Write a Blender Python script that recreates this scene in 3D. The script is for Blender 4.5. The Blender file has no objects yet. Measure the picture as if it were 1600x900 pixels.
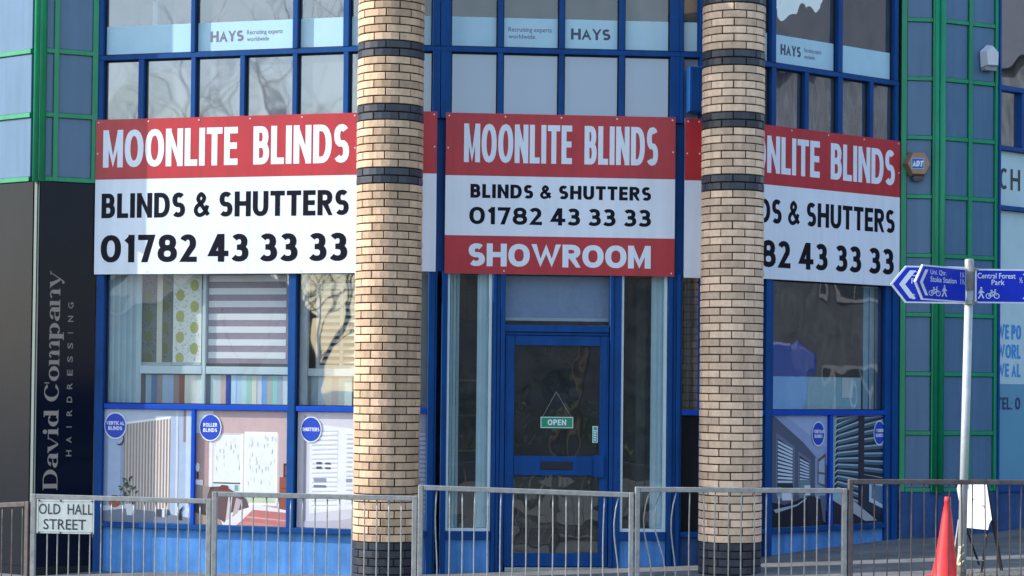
import bpy, bmesh, math, random
from mathutils import Vector, Matrix
random.seed(7)
R = math.radians
SC = bpy.context.scene
COL = SC.collection

# ---------------------------------------------------------------- camera
F = 3400.0; PX, PY = 800.0, 523.0; PITCH = R(1.3); ROLL = 0.0105; EYE = 1.80
cd = bpy.data.cameras.new('camera'); cam = bpy.data.objects.new('camera', cd); COL.objects.link(cam)
fwd = Vector((0, math.cos(PITCH), math.sin(PITCH))); up0 = Vector((0, -math.sin(PITCH), math.cos(PITCH))); rt0 = Vector((1, 0, 0))
rt = rt0*math.cos(ROLL) + up0*math.sin(ROLL); up = up0*math.cos(ROLL) - rt0*math.sin(ROLL)
m = Matrix.Identity(4)
for i in range(3):
    m[i][0] = rt[i]; m[i][1] = up[i]; m[i][2] = -fwd[i]
m[2][3] = EYE
cam.matrix_world = m
cd.sensor_width = 36.0; cd.lens = F/1600*36.0; cd.shift_x = 0.0; cd.shift_y = (PY-450)/1600.0
cd.clip_start = 0.1; cd.clip_end = 2000
SC.camera = cam

# ---------------------------------------------------------------- sky, sun, exposure
SUN_AZ = Vector((-math.cos(R(4.7)), -math.sin(R(4.7))))   # horizontal direction towards the sun
SUN_EL = R(33)
w = bpy.data.worlds.new('World'); SC.world = w; w.use_nodes = True
nt = w.node_tree; nt.nodes.clear()
wo = nt.nodes.new('ShaderNodeOutputWorld'); bg = nt.nodes.new('ShaderNodeBackground'); bg.inputs[1].default_value = 0.15
sky = nt.nodes.new('ShaderNodeTexSky'); sky.sky_type = 'NISHITA'; sky.sun_disc = False
sky.sun_elevation = SUN_EL; sky.sun_rotation = math.atan2(SUN_AZ.x, SUN_AZ.y)
sky.air_density = 1.2; sky.dust_density = .8; sky.ozone_density = 1.3
tc = nt.nodes.new('ShaderNodeTexCoord'); mp = nt.nodes.new('ShaderNodeMapping'); mp.inputs['Scale'].default_value = (1.6, 1.6, 5.0)
nz = nt.nodes.new('ShaderNodeTexNoise'); nz.inputs['Scale'].default_value = 1.7; nz.inputs['Detail'].default_value = 7; nz.inputs['Roughness'].default_value = .58
rp = nt.nodes.new('ShaderNodeValToRGB'); rp.color_ramp.elements[0].position = .44; rp.color_ramp.elements[1].position = .66
rp.color_ramp.elements[0].color = (0, 0, 0, 1); rp.color_ramp.elements[1].color = (.42, .42, .42, 1)
mx = nt.nodes.new('ShaderNodeMixRGB'); mx.inputs[2].default_value = (6.0, 7.3, 9.6, 1)
nt.links.new(tc.outputs['Generated'], mp.inputs[0]); nt.links.new(mp.outputs[0], nz.inputs[0]); nt.links.new(nz.outputs[0], rp.inputs[0])
nt.links.new(rp.outputs[0], mx.inputs[0]); nt.links.new(sky.outputs[0], mx.inputs[1]); nt.links.new(mx.outputs[0], bg.inputs[0]); nt.links.new(bg.outputs[0], wo.inputs[0])
sl = bpy.data.lights.new('sun', 'SUN'); sl.energy = 3.0; sl.angle = R(0.53); sl.color = (1, .96, .90)
so = bpy.data.objects.new('sun', sl); COL.objects.link(so)
sdir = Vector((SUN_AZ.x*math.cos(SUN_EL), SUN_AZ.y*math.cos(SUN_EL), math.sin(SUN_EL)))
so.rotation_euler = sdir.to_track_quat('Z', 'Y').to_euler(); so.location = (-20, 10, 25)
SC.view_settings.view_transform = 'Standard'; SC.view_settings.look = 'None'; SC.view_settings.gamma = 1
SC.view_settings.use_curve_mapping = False; SC.view_settings.exposure = 1.06

# ---------------------------------------------------------------- materials
def lin(c):
    c = c/255.0
    return c/12.92 if c <= .04045 else ((c+.055)/1.055)**2.4
def S(r, g, b, k=1.0): return (lin(r)*k, lin(g)*k, lin(b)*k, 1)
MATS = {}
def mat(name, col, rough=.5, spec=.5, metal=0.0, var=.0, vscale=6.0, streak=0.0, bump=0.0, bscale=60.0, rand=0.0, coat=0.0):
    if name in MATS: return MATS[name]
    if len(col) == 3: col = (*col, 1)
    M = bpy.data.materials.new(name); M.use_nodes = True; n = M.node_tree; p = n.nodes['Principled BSDF']
    p.inputs['Base Color'].default_value = col; p.inputs['Roughness'].default_value = rough
    p.inputs['Specular IOR Level'].default_value = spec; p.inputs['Metallic'].default_value = metal; p.inputs['Coat Weight'].default_value = coat
    geo = n.nodes.new('ShaderNodeNewGeometry')
    last = None
    def mixmul(src, fac_socket, lo, hi):
        nonlocal last
        mr = n.nodes.new('ShaderNodeMapRange'); mr.inputs[1].default_value = .3; mr.inputs[2].default_value = .7
        mr.inputs[3].default_value = lo; mr.inputs[4].default_value = hi
        n.links.new(fac_socket, mr.inputs[0])
        vm = n.nodes.new('ShaderNodeVectorMath'); vm.operation = 'SCALE'
        if last is None: vm.inputs[0].default_value = col[:3]
        else: n.links.new(last, vm.inputs[0])
        n.links.new(mr.outputs[0], vm.inputs['Scale']); last = vm.outputs[0]
    if var:
        t = n.nodes.new('ShaderNodeTexNoise'); t.inputs['Scale'].default_value = vscale; t.inputs['Detail'].default_value = 6; t.inputs['Roughness'].default_value = .65
        n.links.new(geo.outputs['Position'], t.inputs[0]); mixmul(None, t.outputs[0], 1-var, 1+var)
    if streak:
        mpn = n.nodes.new('ShaderNodeMapping'); mpn.inputs['Scale'].default_value = (14, 14, .9); n.links.new(geo.outputs['Position'], mpn.inputs[0])
        t = n.nodes.new('ShaderNodeTexNoise'); t.inputs['Scale'].default_value = 1.0; t.inputs['Detail'].default_value = 5
        n.links.new(mpn.outputs[0], t.inputs[0]); mixmul(None, t.outputs[0], 1-streak, 1+streak*.6)
    if rand:
        oi = n.nodes.new('ShaderNodeObjectInfo'); mixmul(None, oi.outputs['Random'], 1-rand, 1+rand)
    if last is not None: n.links.new(last, p.inputs['Base Color'])
    if bump:
        t = n.nodes.new('ShaderNodeTexNoise'); t.inputs['Scale'].default_value = bscale; t.inputs['Detail'].default_value = 4
        n.links.new(geo.outputs['Position'], t.inputs[0])
        b = n.nodes.new('ShaderNodeBump'); b.inputs['Strength'].default_value = bump; b.inputs['Distance'].default_value = .004
        n.links.new(t.outputs[0], b.inputs['Height']); n.links.new(b.outputs[0], p.inputs['Normal'])
    MATS[name] = M; return M

def glass(name, refl=.12, tint=(.85, .92, .92), wave=.3, wscale=2.0, dirt=.05, grazing=1.0, stretch=(1, 1, 1), dist=.02):
    """a thin pane: mostly see-through, mirror on top (uneven, so reflections wobble), a film of dirt"""
    M = bpy.data.materials.new(name); M.use_nodes = True; n = M.node_tree; n.nodes.clear()
    o = n.nodes.new('ShaderNodeOutputMaterial'); tr = n.nodes.new('ShaderNodeBsdfTransparent'); gl = n.nodes.new('ShaderNodeBsdfGlossy'); df = n.nodes.new('ShaderNodeBsdfDiffuse')
    tr.inputs[0].default_value = (*tint, 1); gl.inputs['Roughness'].default_value = .015; gl.inputs[0].default_value = (1, 1, 1, 1); df.inputs[0].default_value = (.75, .76, .74, 1)
    fr = n.nodes.new('ShaderNodeFresnel'); fr.inputs[0].default_value = 1.5
    ad = n.nodes.new('ShaderNodeMath'); ad.operation = 'ADD'; ad.inputs[1].default_value = refl; ad.use_clamp = True; n.links.new(fr.outputs[0], ad.inputs[0])
    m1 = n.nodes.new('ShaderNodeMixShader'); m2 = n.nodes.new('ShaderNodeMixShader')
    geo = n.nodes.new('ShaderNodeNewGeometry'); mpn = n.nodes.new('ShaderNodeMapping'); mpn.inputs['Scale'].default_value = stretch; n.links.new(geo.outputs['Position'], mpn.inputs[0])
    t = n.nodes.new('ShaderNodeTexNoise'); t.inputs['Scale'].default_value = wscale; t.inputs['Detail'].default_value = .6; n.links.new(mpn.outputs[0], t.inputs[0])
    b = n.nodes.new('ShaderNodeBump'); b.inputs['Strength'].default_value = wave; b.inputs['Distance'].default_value = dist
    n.links.new(t.outputs[0], b.inputs['Height']); n.links.new(b.outputs[0], gl.inputs['Normal'])
    t2 = n.nodes.new('ShaderNodeTexNoise'); t2.inputs['Scale'].default_value = 5; t2.inputs['Detail'].default_value = 8; n.links.new(geo.outputs['Position'], t2.inputs[0])
    mr = n.nodes.new('ShaderNodeMapRange'); mr.inputs[1].default_value = .3; mr.inputs[2].default_value = .75; mr.inputs[3].default_value = dirt*.6; mr.inputs[4].default_value = dirt*1.6; n.links.new(t2.outputs[0], mr.inputs[0])
    n.links.new(mr.outputs[0], m1.inputs[0]); n.links.new(tr.outputs[0], m1.inputs[1]); n.links.new(df.outputs[0], m1.inputs[2])
    n.links.new(ad.outputs[0], m2.inputs[0]); n.links.new(m1.outputs[0], m2.inputs[1]); n.links.new(gl.outputs[0], m2.inputs[2])
    # a pane has two faces: count tint, dirt and mirror once, on the face that is entered
    cl = n.nodes.new('ShaderNodeBsdfTransparent'); m3 = n.nodes.new('ShaderNodeMixShader')
    n.links.new(geo.outputs['Backfacing'], m3.inputs[0]); n.links.new(m2.outputs[0], m3.inputs[1]); n.links.new(cl.outputs[0], m3.inputs[2]); n.links.new(m3.outputs[0], o.inputs[0])
    MATS[name] = M; return M

def mirror_panel(name, col, refl=.35, wave=.3, wscale=1.6, rough=.02, stretch=(1, 1, 1), dist=.02):
    """opaque back-painted glass"""
    M = bpy.data.materials.new(name); M.use_nodes = True; n = M.node_tree; n.nodes.clear()
    o = n.nodes.new('ShaderNodeOutputMaterial'); gl = n.nodes.new('ShaderNodeBsdfGlossy'); df = n.nodes.new('ShaderNodeBsdfDiffuse'); df.inputs[0].default_value = (*col[:3], 1)
    gl.inputs['Roughness'].default_value = rough; gl.inputs[0].default_value = (1, 1, 1, 1)
    fr = n.nodes.new('ShaderNodeFresnel'); fr.inputs[0].default_value = 1.5
    ad = n.nodes.new('ShaderNodeMath'); ad.operation = 'ADD'; ad.inputs[1].default_value = refl; ad.use_clamp = True; n.links.new(fr.outputs[0], ad.inputs[0])
    m2 = n.nodes.new('ShaderNodeMixShader'); geo = n.nodes.new('ShaderNodeNewGeometry'); mpn = n.nodes.new('ShaderNodeMapping'); mpn.inputs['Scale'].default_value = stretch; n.links.new(geo.outputs['Position'], mpn.inputs[0])
    t = n.nodes.new('ShaderNodeTexNoise'); t.inputs['Scale'].default_value = wscale; t.inputs['Detail'].default_value = .8; n.links.new(mpn.outputs[0], t.inputs[0])
    b = n.nodes.new('ShaderNodeBump'); b.inputs['Strength'].default_value = wave; b.inputs['Distance'].default_value = dist
    n.links.new(t.outputs[0], b.inputs['Height']); n.links.new(b.outputs[0], gl.inputs['Normal'])
    n.links.new(ad.outputs[0], m2.inputs[0]); n.links.new(df.outputs[0], m2.inputs[1]); n.links.new(gl.outputs[0], m2.inputs[2]); n.links.new(m2.outputs[0], o.inputs[0])
    MATS[name] = M; return M

BLUE = mat('blue_paint', (.0, .056, .225), .5, .22, var=.16, vscale=3, streak=.18)
BLUE2 = mat('bright_blue_paint', (.0, .06, .46), .5, .22, var=.06)
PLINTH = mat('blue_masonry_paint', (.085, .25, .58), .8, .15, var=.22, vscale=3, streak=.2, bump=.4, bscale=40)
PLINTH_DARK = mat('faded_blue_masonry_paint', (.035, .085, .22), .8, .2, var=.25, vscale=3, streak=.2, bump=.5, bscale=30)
GREEN = mat('green_paint', (.004, .26, .115), .36, .5, var=.10, vscale=4, streak=.12)
CLAD = mat('grey_blue_cladding', (.075, .16, .27), .32, .45, var=.06, vscale=2.5, streak=.10, bump=.05, bscale=12)
BLACKPANEL = mat('black_gloss_panel', (.001, .005, .018), .06, .12, var=.1)
DARKPANEL = mat('dark_grey_satin_panel', (.010, .014, .020), .22, .16, var=.12, vscale=1.2)
METAL = mat('aluminium_trim', (.42, .47, .46), .35, .5, .6, var=.1)
WHITEP = mat('white_plastic', (.62, .70, .72), .4, .5, var=.04)
BANNER_W = mat('white_banner_print', (.72, .78, .86), .32, .5, var=.04, vscale=2, streak=.05, bump=.10, bscale=5)
BANNER_R = mat('red_banner_print', (.46, .022, .032), .32, .5, var=.10, vscale=2, streak=.10, bump=.10, bscale=5)
INK = mat('black_banner_ink', (.004, .004, .012), .40, .14)
STUD = mat('white_stud', (.7, .7, .7), .4)
SHEET = mat('sheet_metal_edge', (.45, .48, .52), .5)
UPVC = mat('pale_upvc', (.60, .74, .78), .45, .4, var=.05)
GALV = mat('galvanised_steel', (.34, .345, .335), .42, .5, .55, var=.22, vscale=18, bump=.15, bscale=90)
RUST = mat('weathered_brown_steel', (.13, .105, .10), .55, .4, .35, var=.3, vscale=14, bump=.2)
MORTAR = mat('dark_mortar', (.022, .018, .016), .9, .2)
BRICK = mat('buff_brick', (.56, .385, .25), .7, .3, var=.13, vscale=22, streak=.17, rand=.20, bump=.5, bscale=120)
BRICK_D = mat('dark_engineering_brick', (.026, .032, .046), .38, .5, var=.2, vscale=20, rand=.2, bump=.3)
BRICK_O = mat('red_brick', (.23, .10, .065), .8, .3, var=.25, vscale=2.5)
ASPH = mat('grey_asphalt_paving', (.15, .15, .15), .9, .25, var=.35, vscale=3, bump=.7, bscale=120)
ROADM = mat('road_asphalt', (.055, .055, .058), .9, .25, var=.2, vscale=5, bump=.6, bscale=90)
KERBM = mat('kerb_concrete', (.32, .31, .29), .85, .25, var=.2, vscale=10)
INTW = mat('interior_wall', (.15, .16, .165), .8, .2, var=.05)
INTF = mat('interior_floor', (.12, .11, .10), .6, .3)
G_SHOP = glass('shop_glass', .19, (.97, .99, .99), .07, 2.6, .02)
G_SHOPB = glass('bowed_shop_glass', .08, (.80, .86, .86), .22, 3.0, .03)
G_DOOR = glass('door_glass', .10, (.5, .54, .54), .18, 4.0, .03)
G_UP = glass('office_glass', .05, (.60, .68, .72), .16, 2.2, .07)
G_UPL = glass('dusty_office_glass', .14, (.50, .57, .60), .14, 2.2, .10)
G_UPR = glass('warped_office_glass', .22, (.45, .5, .52), .5, 3.0, .06, stretch=(1.5, 1.5, .8))
G_SPAN = mirror_panel('spandrel_glass', (.09, .10, .12), .18, .22, 2.0, .03)
G_SPANC = mirror_panel('smooth_spandrel_glass', (.14, .215, .33), .10, .12, 1.6, .12)
G_SPANR = mirror_panel('warped_spandrel_glass', (.06, .065, .075), .34, .6, 1.8, .02, (1.8, 1.8, .6))
FROST = mat('frosted_vinyl', (.40, .62, .72), .45, .5, var=.04)

# ---------------------------------------------------------------- geometry helpers
WORLD = {}
def link(o, parent=None):
    COL.objects.link(o)
    if parent is not None: o.parent = parent
    return o
def thing(name, label, cat, loc, group=None, kind=None):
    o = bpy.data.objects.new(name, None); o.empty_display_size = .1; COL.objects.link(o); o.location = loc; WORLD[o.name] = Vector(loc)
    o['label'] = label; o['category'] = cat
    if group: o['group'] = group
    if kind: o['kind'] = kind
    return o
def finish(name, bm, mats, parent=None, label=None, kind=None, smooth=False, centre=True, normals=True):
    if normals: bmesh.ops.recalc_face_normals(bm, faces=bm.faces)
    if smooth:
        for f in bm.faces: f.smooth = True
    if centre and len(bm.verts):
        lo = Vector([min(v.co[i] for v in bm.verts) for i in range(3)]); hi = Vector([max(v.co[i] for v in bm.verts) for i in range(3)])
        c = (lo+hi)/2
    else: c = Vector((0, 0, 0))
    for v in bm.verts: v.co -= c
    me = bpy.data.meshes.new(name); bm.to_mesh(me); bm.free()
    if not isinstance(mats, (list, tuple)): mats = [mats]
    for k in mats: me.materials.append(k)
    o = bpy.data.objects.new(name, me); COL.objects.link(o)
    if parent is not None:
        o.parent = parent; o.location = c - WORLD[parent.name]
    else: o.location = c
    WORLD[o.name] = c
    if label: o['label'] = label
    if kind: o['kind'] = kind
    return o
def tag(o, label, cat, group=None, kind=None):
    if label: o['label'] = label
    if cat: o['category'] = cat
    if group: o['group'] = group
    if kind: o['kind'] = kind
    return o
def hexa(bm, P, mi=0):
    """P: 8 points, bottom ring 0-3, top ring 4-7"""
    v = [bm.verts.new(p) for p in P]
    for q in ((0, 3, 2, 1), (4, 5, 6, 7), (0, 1, 5, 4), (1, 2, 6, 5), (2, 3, 7, 6), (3, 0, 4, 7)):
        f = bm.faces.new([v[i] for i in q]); f.material_index = mi
    return v
def abox(bm, x0, x1, y0, y1, z0, z1, mi=0):
    return hexa(bm, [(x0, y0, z0), (x1, y0, z0), (x1, y1, z0), (x0, y1, z0), (x0, y0, z1), (x1, y0, z1), (x1, y1, z1), (x0, y1, z1)], mi)
def tube(bm, pts, rads, seg=8, mi=0, caps=True):
    pts = [Vector(p) for p in pts]
    if not isinstance(rads, (list, tuple)): rads = [rads]*len(pts)
    rings = []
    for i, p in enumerate(pts):
        d = (pts[min(i+1, len(pts)-1)] - pts[max(i-1, 0)]).normalized()
        a = d.cross(Vector((0, 0, 1))) if abs(d.z) < .95 else d.cross(Vector((1, 0, 0)))
        a.normalize(); b = d.cross(a)
        rings.append([bm.verts.new(p + (a*math.cos(2*math.pi*k/seg) + b*math.sin(2*math.pi*k/seg))*rads[i]) for k in range(seg)])
    for i in range(len(rings)-1):
        for k in range(seg):
            f = bm.faces.new((rings[i][k], rings[i][(k+1) % seg], rings[i+1][(k+1) % seg], rings[i+1][k])); f.material_index = mi
    if caps:
        for r, rev in ((rings[0], True), (rings[-1], False)):
            f = bm.faces.new(r[::-1] if rev else r); f.material_index = mi
def NB(): return bmesh.new()

def ray(x, y):
    return fwd + rt*((x-PX)/F) + up*((PY-y)/F)
CAM = Vector((0, 0, EYE))
class Wall:
    """an upright plane through two plan points; u runs along it, z up, d outwards"""
    def __init__(s, A, B):
        s.A = Vector((A[0], A[1], 0)); e = Vector((B[0]-A[0], B[1]-A[1], 0)); s.L = e.length; s.e = e.normalized(); s.n = Vector((s.e.y, -s.e.x, 0))
    def P(s, u, z, d=0.0): return s.A + s.e*u + s.n*d + Vector((0, 0, z))
    dd = 0.0
    def at(s, x, y, d=None):
        if d is None: d = s.dd
        r = ray(x, y); o = s.A + s.n*d
        t = (o - CAM).dot(s.n)/r.dot(s.n); p = CAM + r*t - s.A
        return p.dot(s.e), (CAM + r*t).z
    def u(s, x, y=500, d=None): return s.at(x, y, d)[0]
    def z(s, x, y, d=None): return s.at(x, y, d)[1]
    def rect(s, x0, y0, x1, y1, d=None):
        """a level rectangle on the wall from the measured corners"""
        ym = (y0+y1)/2; xm = (x0+x1)/2
        return s.u(x0, ym, d), s.z(xm, y1, d), s.u(x1, ym, d), s.z(xm, y0, d)
    def box(s, bm, u0, u1, z0, z1, d0, d1, mi=0):
        P = s.P
        return hexa(bm, [P(u0, z0, d1), P(u1, z0, d1), P(u1, z0, d0), P(u0, z0, d0), P(u0, z1, d1), P(u1, z1, d1), P(u1, z1, d0), P(u0, z1, d0)], mi)
    def poly(s, bm, pts, d, mi=0):
        f = bm.faces.new([bm.verts.new(s.P(u, z, d)) for u, z in pts]); f.material_index = mi; return f
def piece(name, W, u0, u1, z0, z1, d0, d1, m_, parent, label=None, bevel=0.0):
    bm = NB(); W.box(bm, u0, u1, z0, z1, d0, d1)
    if bevel: bmesh.ops.bevel(bm, geom=bm.edges[:], offset=bevel, segments=1, affect='EDGES')
    return finish(name, bm, m_, parent, label)

# ---------------------------------------------------------------- a stroke alphabet (bold sans), flat print
def arc(cx, cy, rx, ry, a0, a1, n=10, p=.88):
    out = []
    for i in range(n+1):
        a = R(a0 + (a1-a0)*i/n); c, s_ = math.cos(a), math.sin(a)
        out.append((cx + rx*math.copysign(abs(c)**p, c), cy + ry*math.copysign(abs(s_)**p, s_)))
    return out
def spline(pts, n=5):
    out = []
    for i in range(len(pts)-1):
        p0 = pts[max(i-1, 0)]; p1 = pts[i]; p2 = pts[i+1]; p3 = pts[min(i+2, len(pts)-1)]
        for k in range(n):
            t = k/n
            out.append(tuple(.5*((2*p1[j]) + (-p0[j]+p2[j])*t + (2*p0[j]-5*p1[j]+4*p2[j]-p3[j])*t*t + (-p0[j]+3*p1[j]-3*p2[j]+p3[j])*t**3) for j in (0, 1)))
    out.append(pts[-1]); return out
# glyph: (relative width, [(path, square ends?)...]) in a 0..1 box of stroke centre lines
GL = {
 'A': (1.0, [([(0, 0), (.5, 1), (1, 0)], 1), ([(.2, .3), (.8, .3)], 0)]),
 'B': (.86, [([(0, 0), (0, 1)], 1), ([(0, 1)] + arc(.5, .76, .42, .24, 90, -90, 8) + [(0, .52)], 0), ([(0, .52)] + arc(.52, .26, .48, .26, 90, -90, 8) + [(0, 0)], 0)]),
 'C': (.88, [(arc(.5, .5, .5, .5, 52, 308, 14), 0)]),
 'D': (.98, [([(0, 0), (0, 1)], 1), ([(0, 1)] + arc(.4, .5, .6, .5, 90, -90, 12) + [(0, 0)], 0)]),
 'E': (.74, [([(0, 0), (0, 1)], 1), ([(0, 1), (1, 1)], 2), ([(0, .51), (.9, .51)], 2), ([(0, 0), (1, 0)], 2)]),
 'F': (.72, [([(0, 0), (0, 1)], 1), ([(0, 1), (1, 1)], 2), ([(0, .5), (.9, .5)], 2)]),
 'H': (.98, [([(0, 0), (0, 1)], 1), ([(1, 0), (1, 1)], 1), ([(0, .52), (1, .52)], 0)]),
 'I': (.0, [([(.5, 0), (.5, 1)], 1)]),
 'K': (.9, [([(0, 0), (0, 1)], 1), ([(.05, .42), (.95, 1)], 1), ([(.25, .56), (1, 0)], 1)]),
 'L': (.70, [([(0, 0), (0, 1)], 1), ([(0, 0), (1, 0)], 2)]),
 'M': (1.12, [([(0, 0), (0, 1)], 1), ([(1, 0), (1, 1)], 1), ([(0, 1), (.5, .12), (1, 1)], 1)]),
 'N': (.95, [([(0, 0), (0, 1)], 1), ([(1, 0), (1, 1)], 1), ([(0, 1), (1, 0)], 1)]),
 'O': (1.05, [(arc(.5, .5, .5, .5, 90, 450, 22), 3)]),
 'P': (.84, [([(0, 0), (0, 1)], 1), ([(0, 1)] + arc(.5, .73, .5, .27, 90, -90, 8) + [(0, .46)], 0)]),
 'R': (.90, [([(0, 0), (0, 1)], 1), ([(0, 1)] + arc(.5, .75, .46, .25, 90, -90, 8) + [(0, .5)], 0), ([(.45, .5), (1, 0)], 1)]),
 'S': (.84, [(arc(.52, .745, .46, .255, 38, 250, 9) + arc(.48, .255, .5, .255, 70, -142, 9), 0)]),
 'T': (.86, [([(.5, 0), (.5, 1)], 1), ([(0, 1), (1, 1)], 1)]),
 'U': (.94, [([(0, 1), (0, .35)] + arc(.5, .35, .5, .35, 180, 360, 10) + [(1, 1)], 1)]),
 'V': (.98, [([(0, 1), (.5, 0), (1, 1)], 1)]),
 'W': (1.45, [([(0, 1), (.26, 0), (.5, .92), (.74, 0), (1, 1)], 1)]),
 'Y': (.95, [([(0, 1), (.5, .45), (1, 1)], 1), ([(.5, 0), (.5, .5)], 1)]),
 '0': (1.0, [(arc(.5, .5, .5, .5, 90, 450, 22), 3)]),
 '1': (.60, [([(.8, 0), (.8, 1)], 1), ([(.0, .78), (.8, 1)], 0)]),
 '2': (.84, [(arc(.46, .72, .46, .28, 155, -28, 9) + [(.0, .0), (1, 0)], 2)]),
 '3': (.84, [(arc(.44, .76, .46, .24, 148, -90, 10) + [(.25, .52)], 0), ([(.25, .52)] + arc(.44, .26, .56, .26, 90, -146, 11), 0)]),
 '4': (1.0, [([(.72, 0), (.72, 1)], 1), ([(.60, 1), (0, .25), (1, .25)], 2)]),
 '7': (.84, [([(0, 1), (1, 1), (.38, 0)], 1)]),
 '8': (.94, [(arc(.5, .76, .42, .24, 90, 450, 16), 3), (arc(.5, .26, .5, .26, 90, 450, 16), 3)]),
 '&': (1.02, [(spline([(1.0, .0), (.30, .62), (.20, .82), (.42, 1), (.66, .83), (.52, .62), (.12, .42), (.0, .22), (.14, .04), (.40, 0), (.72, .14), (.92, .46)]), 0)]),
 ':': (.0, [([(.5, 0), (.5, .06)], 1), ([(.5, .55), (.5, .61)], 1)]),
 ' ': (.28, []),
 '.': (.0, [([(.5, 0), (.5, .02)], 1)]),
}
LAY = [0]
def stroke(bm, W, path, flag, x0, w_, z0, h, t, th, d, mi, shear=0.0):
    """sweep an elliptical pen of t x th along path; flag 1: ends cut level at the cap lines, 2: extend ends, 3: closed"""
    pts = [(t/2 + p[0]*(w_-t), th/2 + p[1]*(h-th)) for p in path]
    q = [pts[0]]
    for p in pts[1:]:
        if abs(p[0]-q[-1][0]) + abs(p[1]-q[-1][1]) > 1e-5*h: q.append(p)
    pts = q; closed = flag == 3
    if closed: pts = pts[:-1]
    n = len(pts)
    def dirn(a, b):
        dx, dy = b[0]-a[0], b[1]-a[1]; l = math.hypot(dx, dy) or 1; return dx/l, dy/l
    if flag in (1, 2) and n > 1:
        for a, b in ((0, 1), (n-1, n-2)):
            dx, dy = dirn(pts[b], pts[a])
            if abs(dx) > .9 and (flag == 1 or a == n-1): pts[a] = (pts[a][0]+math.copysign(t*.5, dx), pts[a][1])
    L_, R_ = [], []
    for i in range(n):
        if closed: a, b = pts[i-1], pts[(i+1) % n]; d1 = dirn(a, pts[i]); d2 = dirn(pts[i], b)
        else:
            d1 = dirn(pts[i-1], pts[i]) if i > 0 else dirn(pts[0], pts[1]); d2 = dirn(pts[i], pts[i+1]) if i < n-1 else d1
        nx, ny = -(d1[1]+d2[1]), d1[0]+d2[0]; l = math.hypot(nx, ny) or 1; nx /= l; ny /= l
        c = max(.45, nx*-d1[1] + ny*d1[0])
        ox, oy = nx*t/2/c, ny*th/2/c
        L_.append((pts[i][0]+ox, pts[i][1]+oy)); R_.append((pts[i][0]-ox, pts[i][1]-oy))
    LAY[0] = (LAY[0]+1) % 6; dd = d + LAY[0]*.00015
    if flag in (1, 2):          # run slanted and upright ends out to the cap lines exactly
        for a, b in ((0, 1), (n-1, n-2)):
            dx, dy = dirn(pts[b], pts[a])
            if abs(dy) < .25: continue
            for X_ in (L_, R_):
                p = X_[a]; tgt = h if dy > 0 else 0
                if abs(tgt-p[1]) < th*1.6: X_[a] = (p[0]+dx/dy*(tgt-p[1]), tgt)
    def V(p):
        zz = min(max(p[1], 0), h) if flag in (1, 2) else p[1]
        xx = min(max(p[0], 0), w_) if flag in (1, 2) else p[0]
        return bm.verts.new(W.P(x0+xx+shear*zz, z0+zz, dd))
    A_ = [V(p) for p in L_]; B_ = [V(p) for p in R_]
    for i in range(n if closed else n-1):
        j = (i+1) % n
        try: f = bm.faces.new((A_[i], B_[i], B_[j], A_[j])); f.material_index = mi
        except ValueError: pass
def kit(bm, W, s, u0, u1, z0, z1, tf=.18, thf=None, d=.004, gap=.12, mi=0, shear=0.0, vertical=False):
    """set string s to fill the rectangle; tf stem / cap height"""
    h = z1-z0; t = tf*h; th = (thf or tf)*h
    ws = [GL[c][0] for c in s]
    nI = sum(1 for c in s if GL[c][0] == 0)
    tot = sum(ws) + gap*(len(s)-1); k = (u1-u0-nI*t)/tot
    x = u0
    for c, w0 in zip(s, ws):
        w_ = w0*k if w0 else t
        for j, (path, fl) in enumerate(GL[c][1]):
            if c == '&': stroke(bm, W, path, fl, x, w_, z0, h, t*.80, th*.85, d, mi, shear); continue
            if c == 'M' and j == 2: path = [(.06, 1), (.5, .10), (.94, 1)]; stroke(bm, W, path, fl, x+.1*t, w_-.2*t, z0, h, t*.78, th*.78, d, mi, shear); continue
            stroke(bm, W, path, fl, x, w_, z0, h, t, th, d, mi, shear)
        x += w_ + gap*k
def small_text(s, W, u0, u1, z0, z1, m_, parent, d=.004, name='lettering', bold=.0, turn=False):
    """built-in font as flat mesh, fitted to a rectangle; turn: reads upwards"""
    c = bpy.data.curves.new('txt', 'FONT'); c.body = s; c.size = 1; c.offset = bold; c.resolution_u = 3
    o = bpy.data.objects.new('txt', c); me = bpy.data.meshes.new_from_object(o)
    xs = [v.co.x for v in me.vertices]; ys = [v.co.y for v in me.vertices]
    x0, x1, y0, y1 = min(xs), max(xs), min(ys), max(ys)
    bm = NB(); bm.from_mesh(me)
    for v in bm.verts:
        a = (v.co.x-x0)/(x1-x0); b = (v.co.y-y0)/(y1-y0)
        v.co = W.P(u0+(u1-u0)*a, z0+(z1-z0)*b, d) if not turn else W.P(u1-(u1-u0)*b, z0+(z1-z0)*a, d)
    bpy.data.objects.remove(o); bpy.data.meshes.remove(me); bpy.data.curves.remove(c)
    return finish(name, bm, m_, parent, normals=False)

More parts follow.
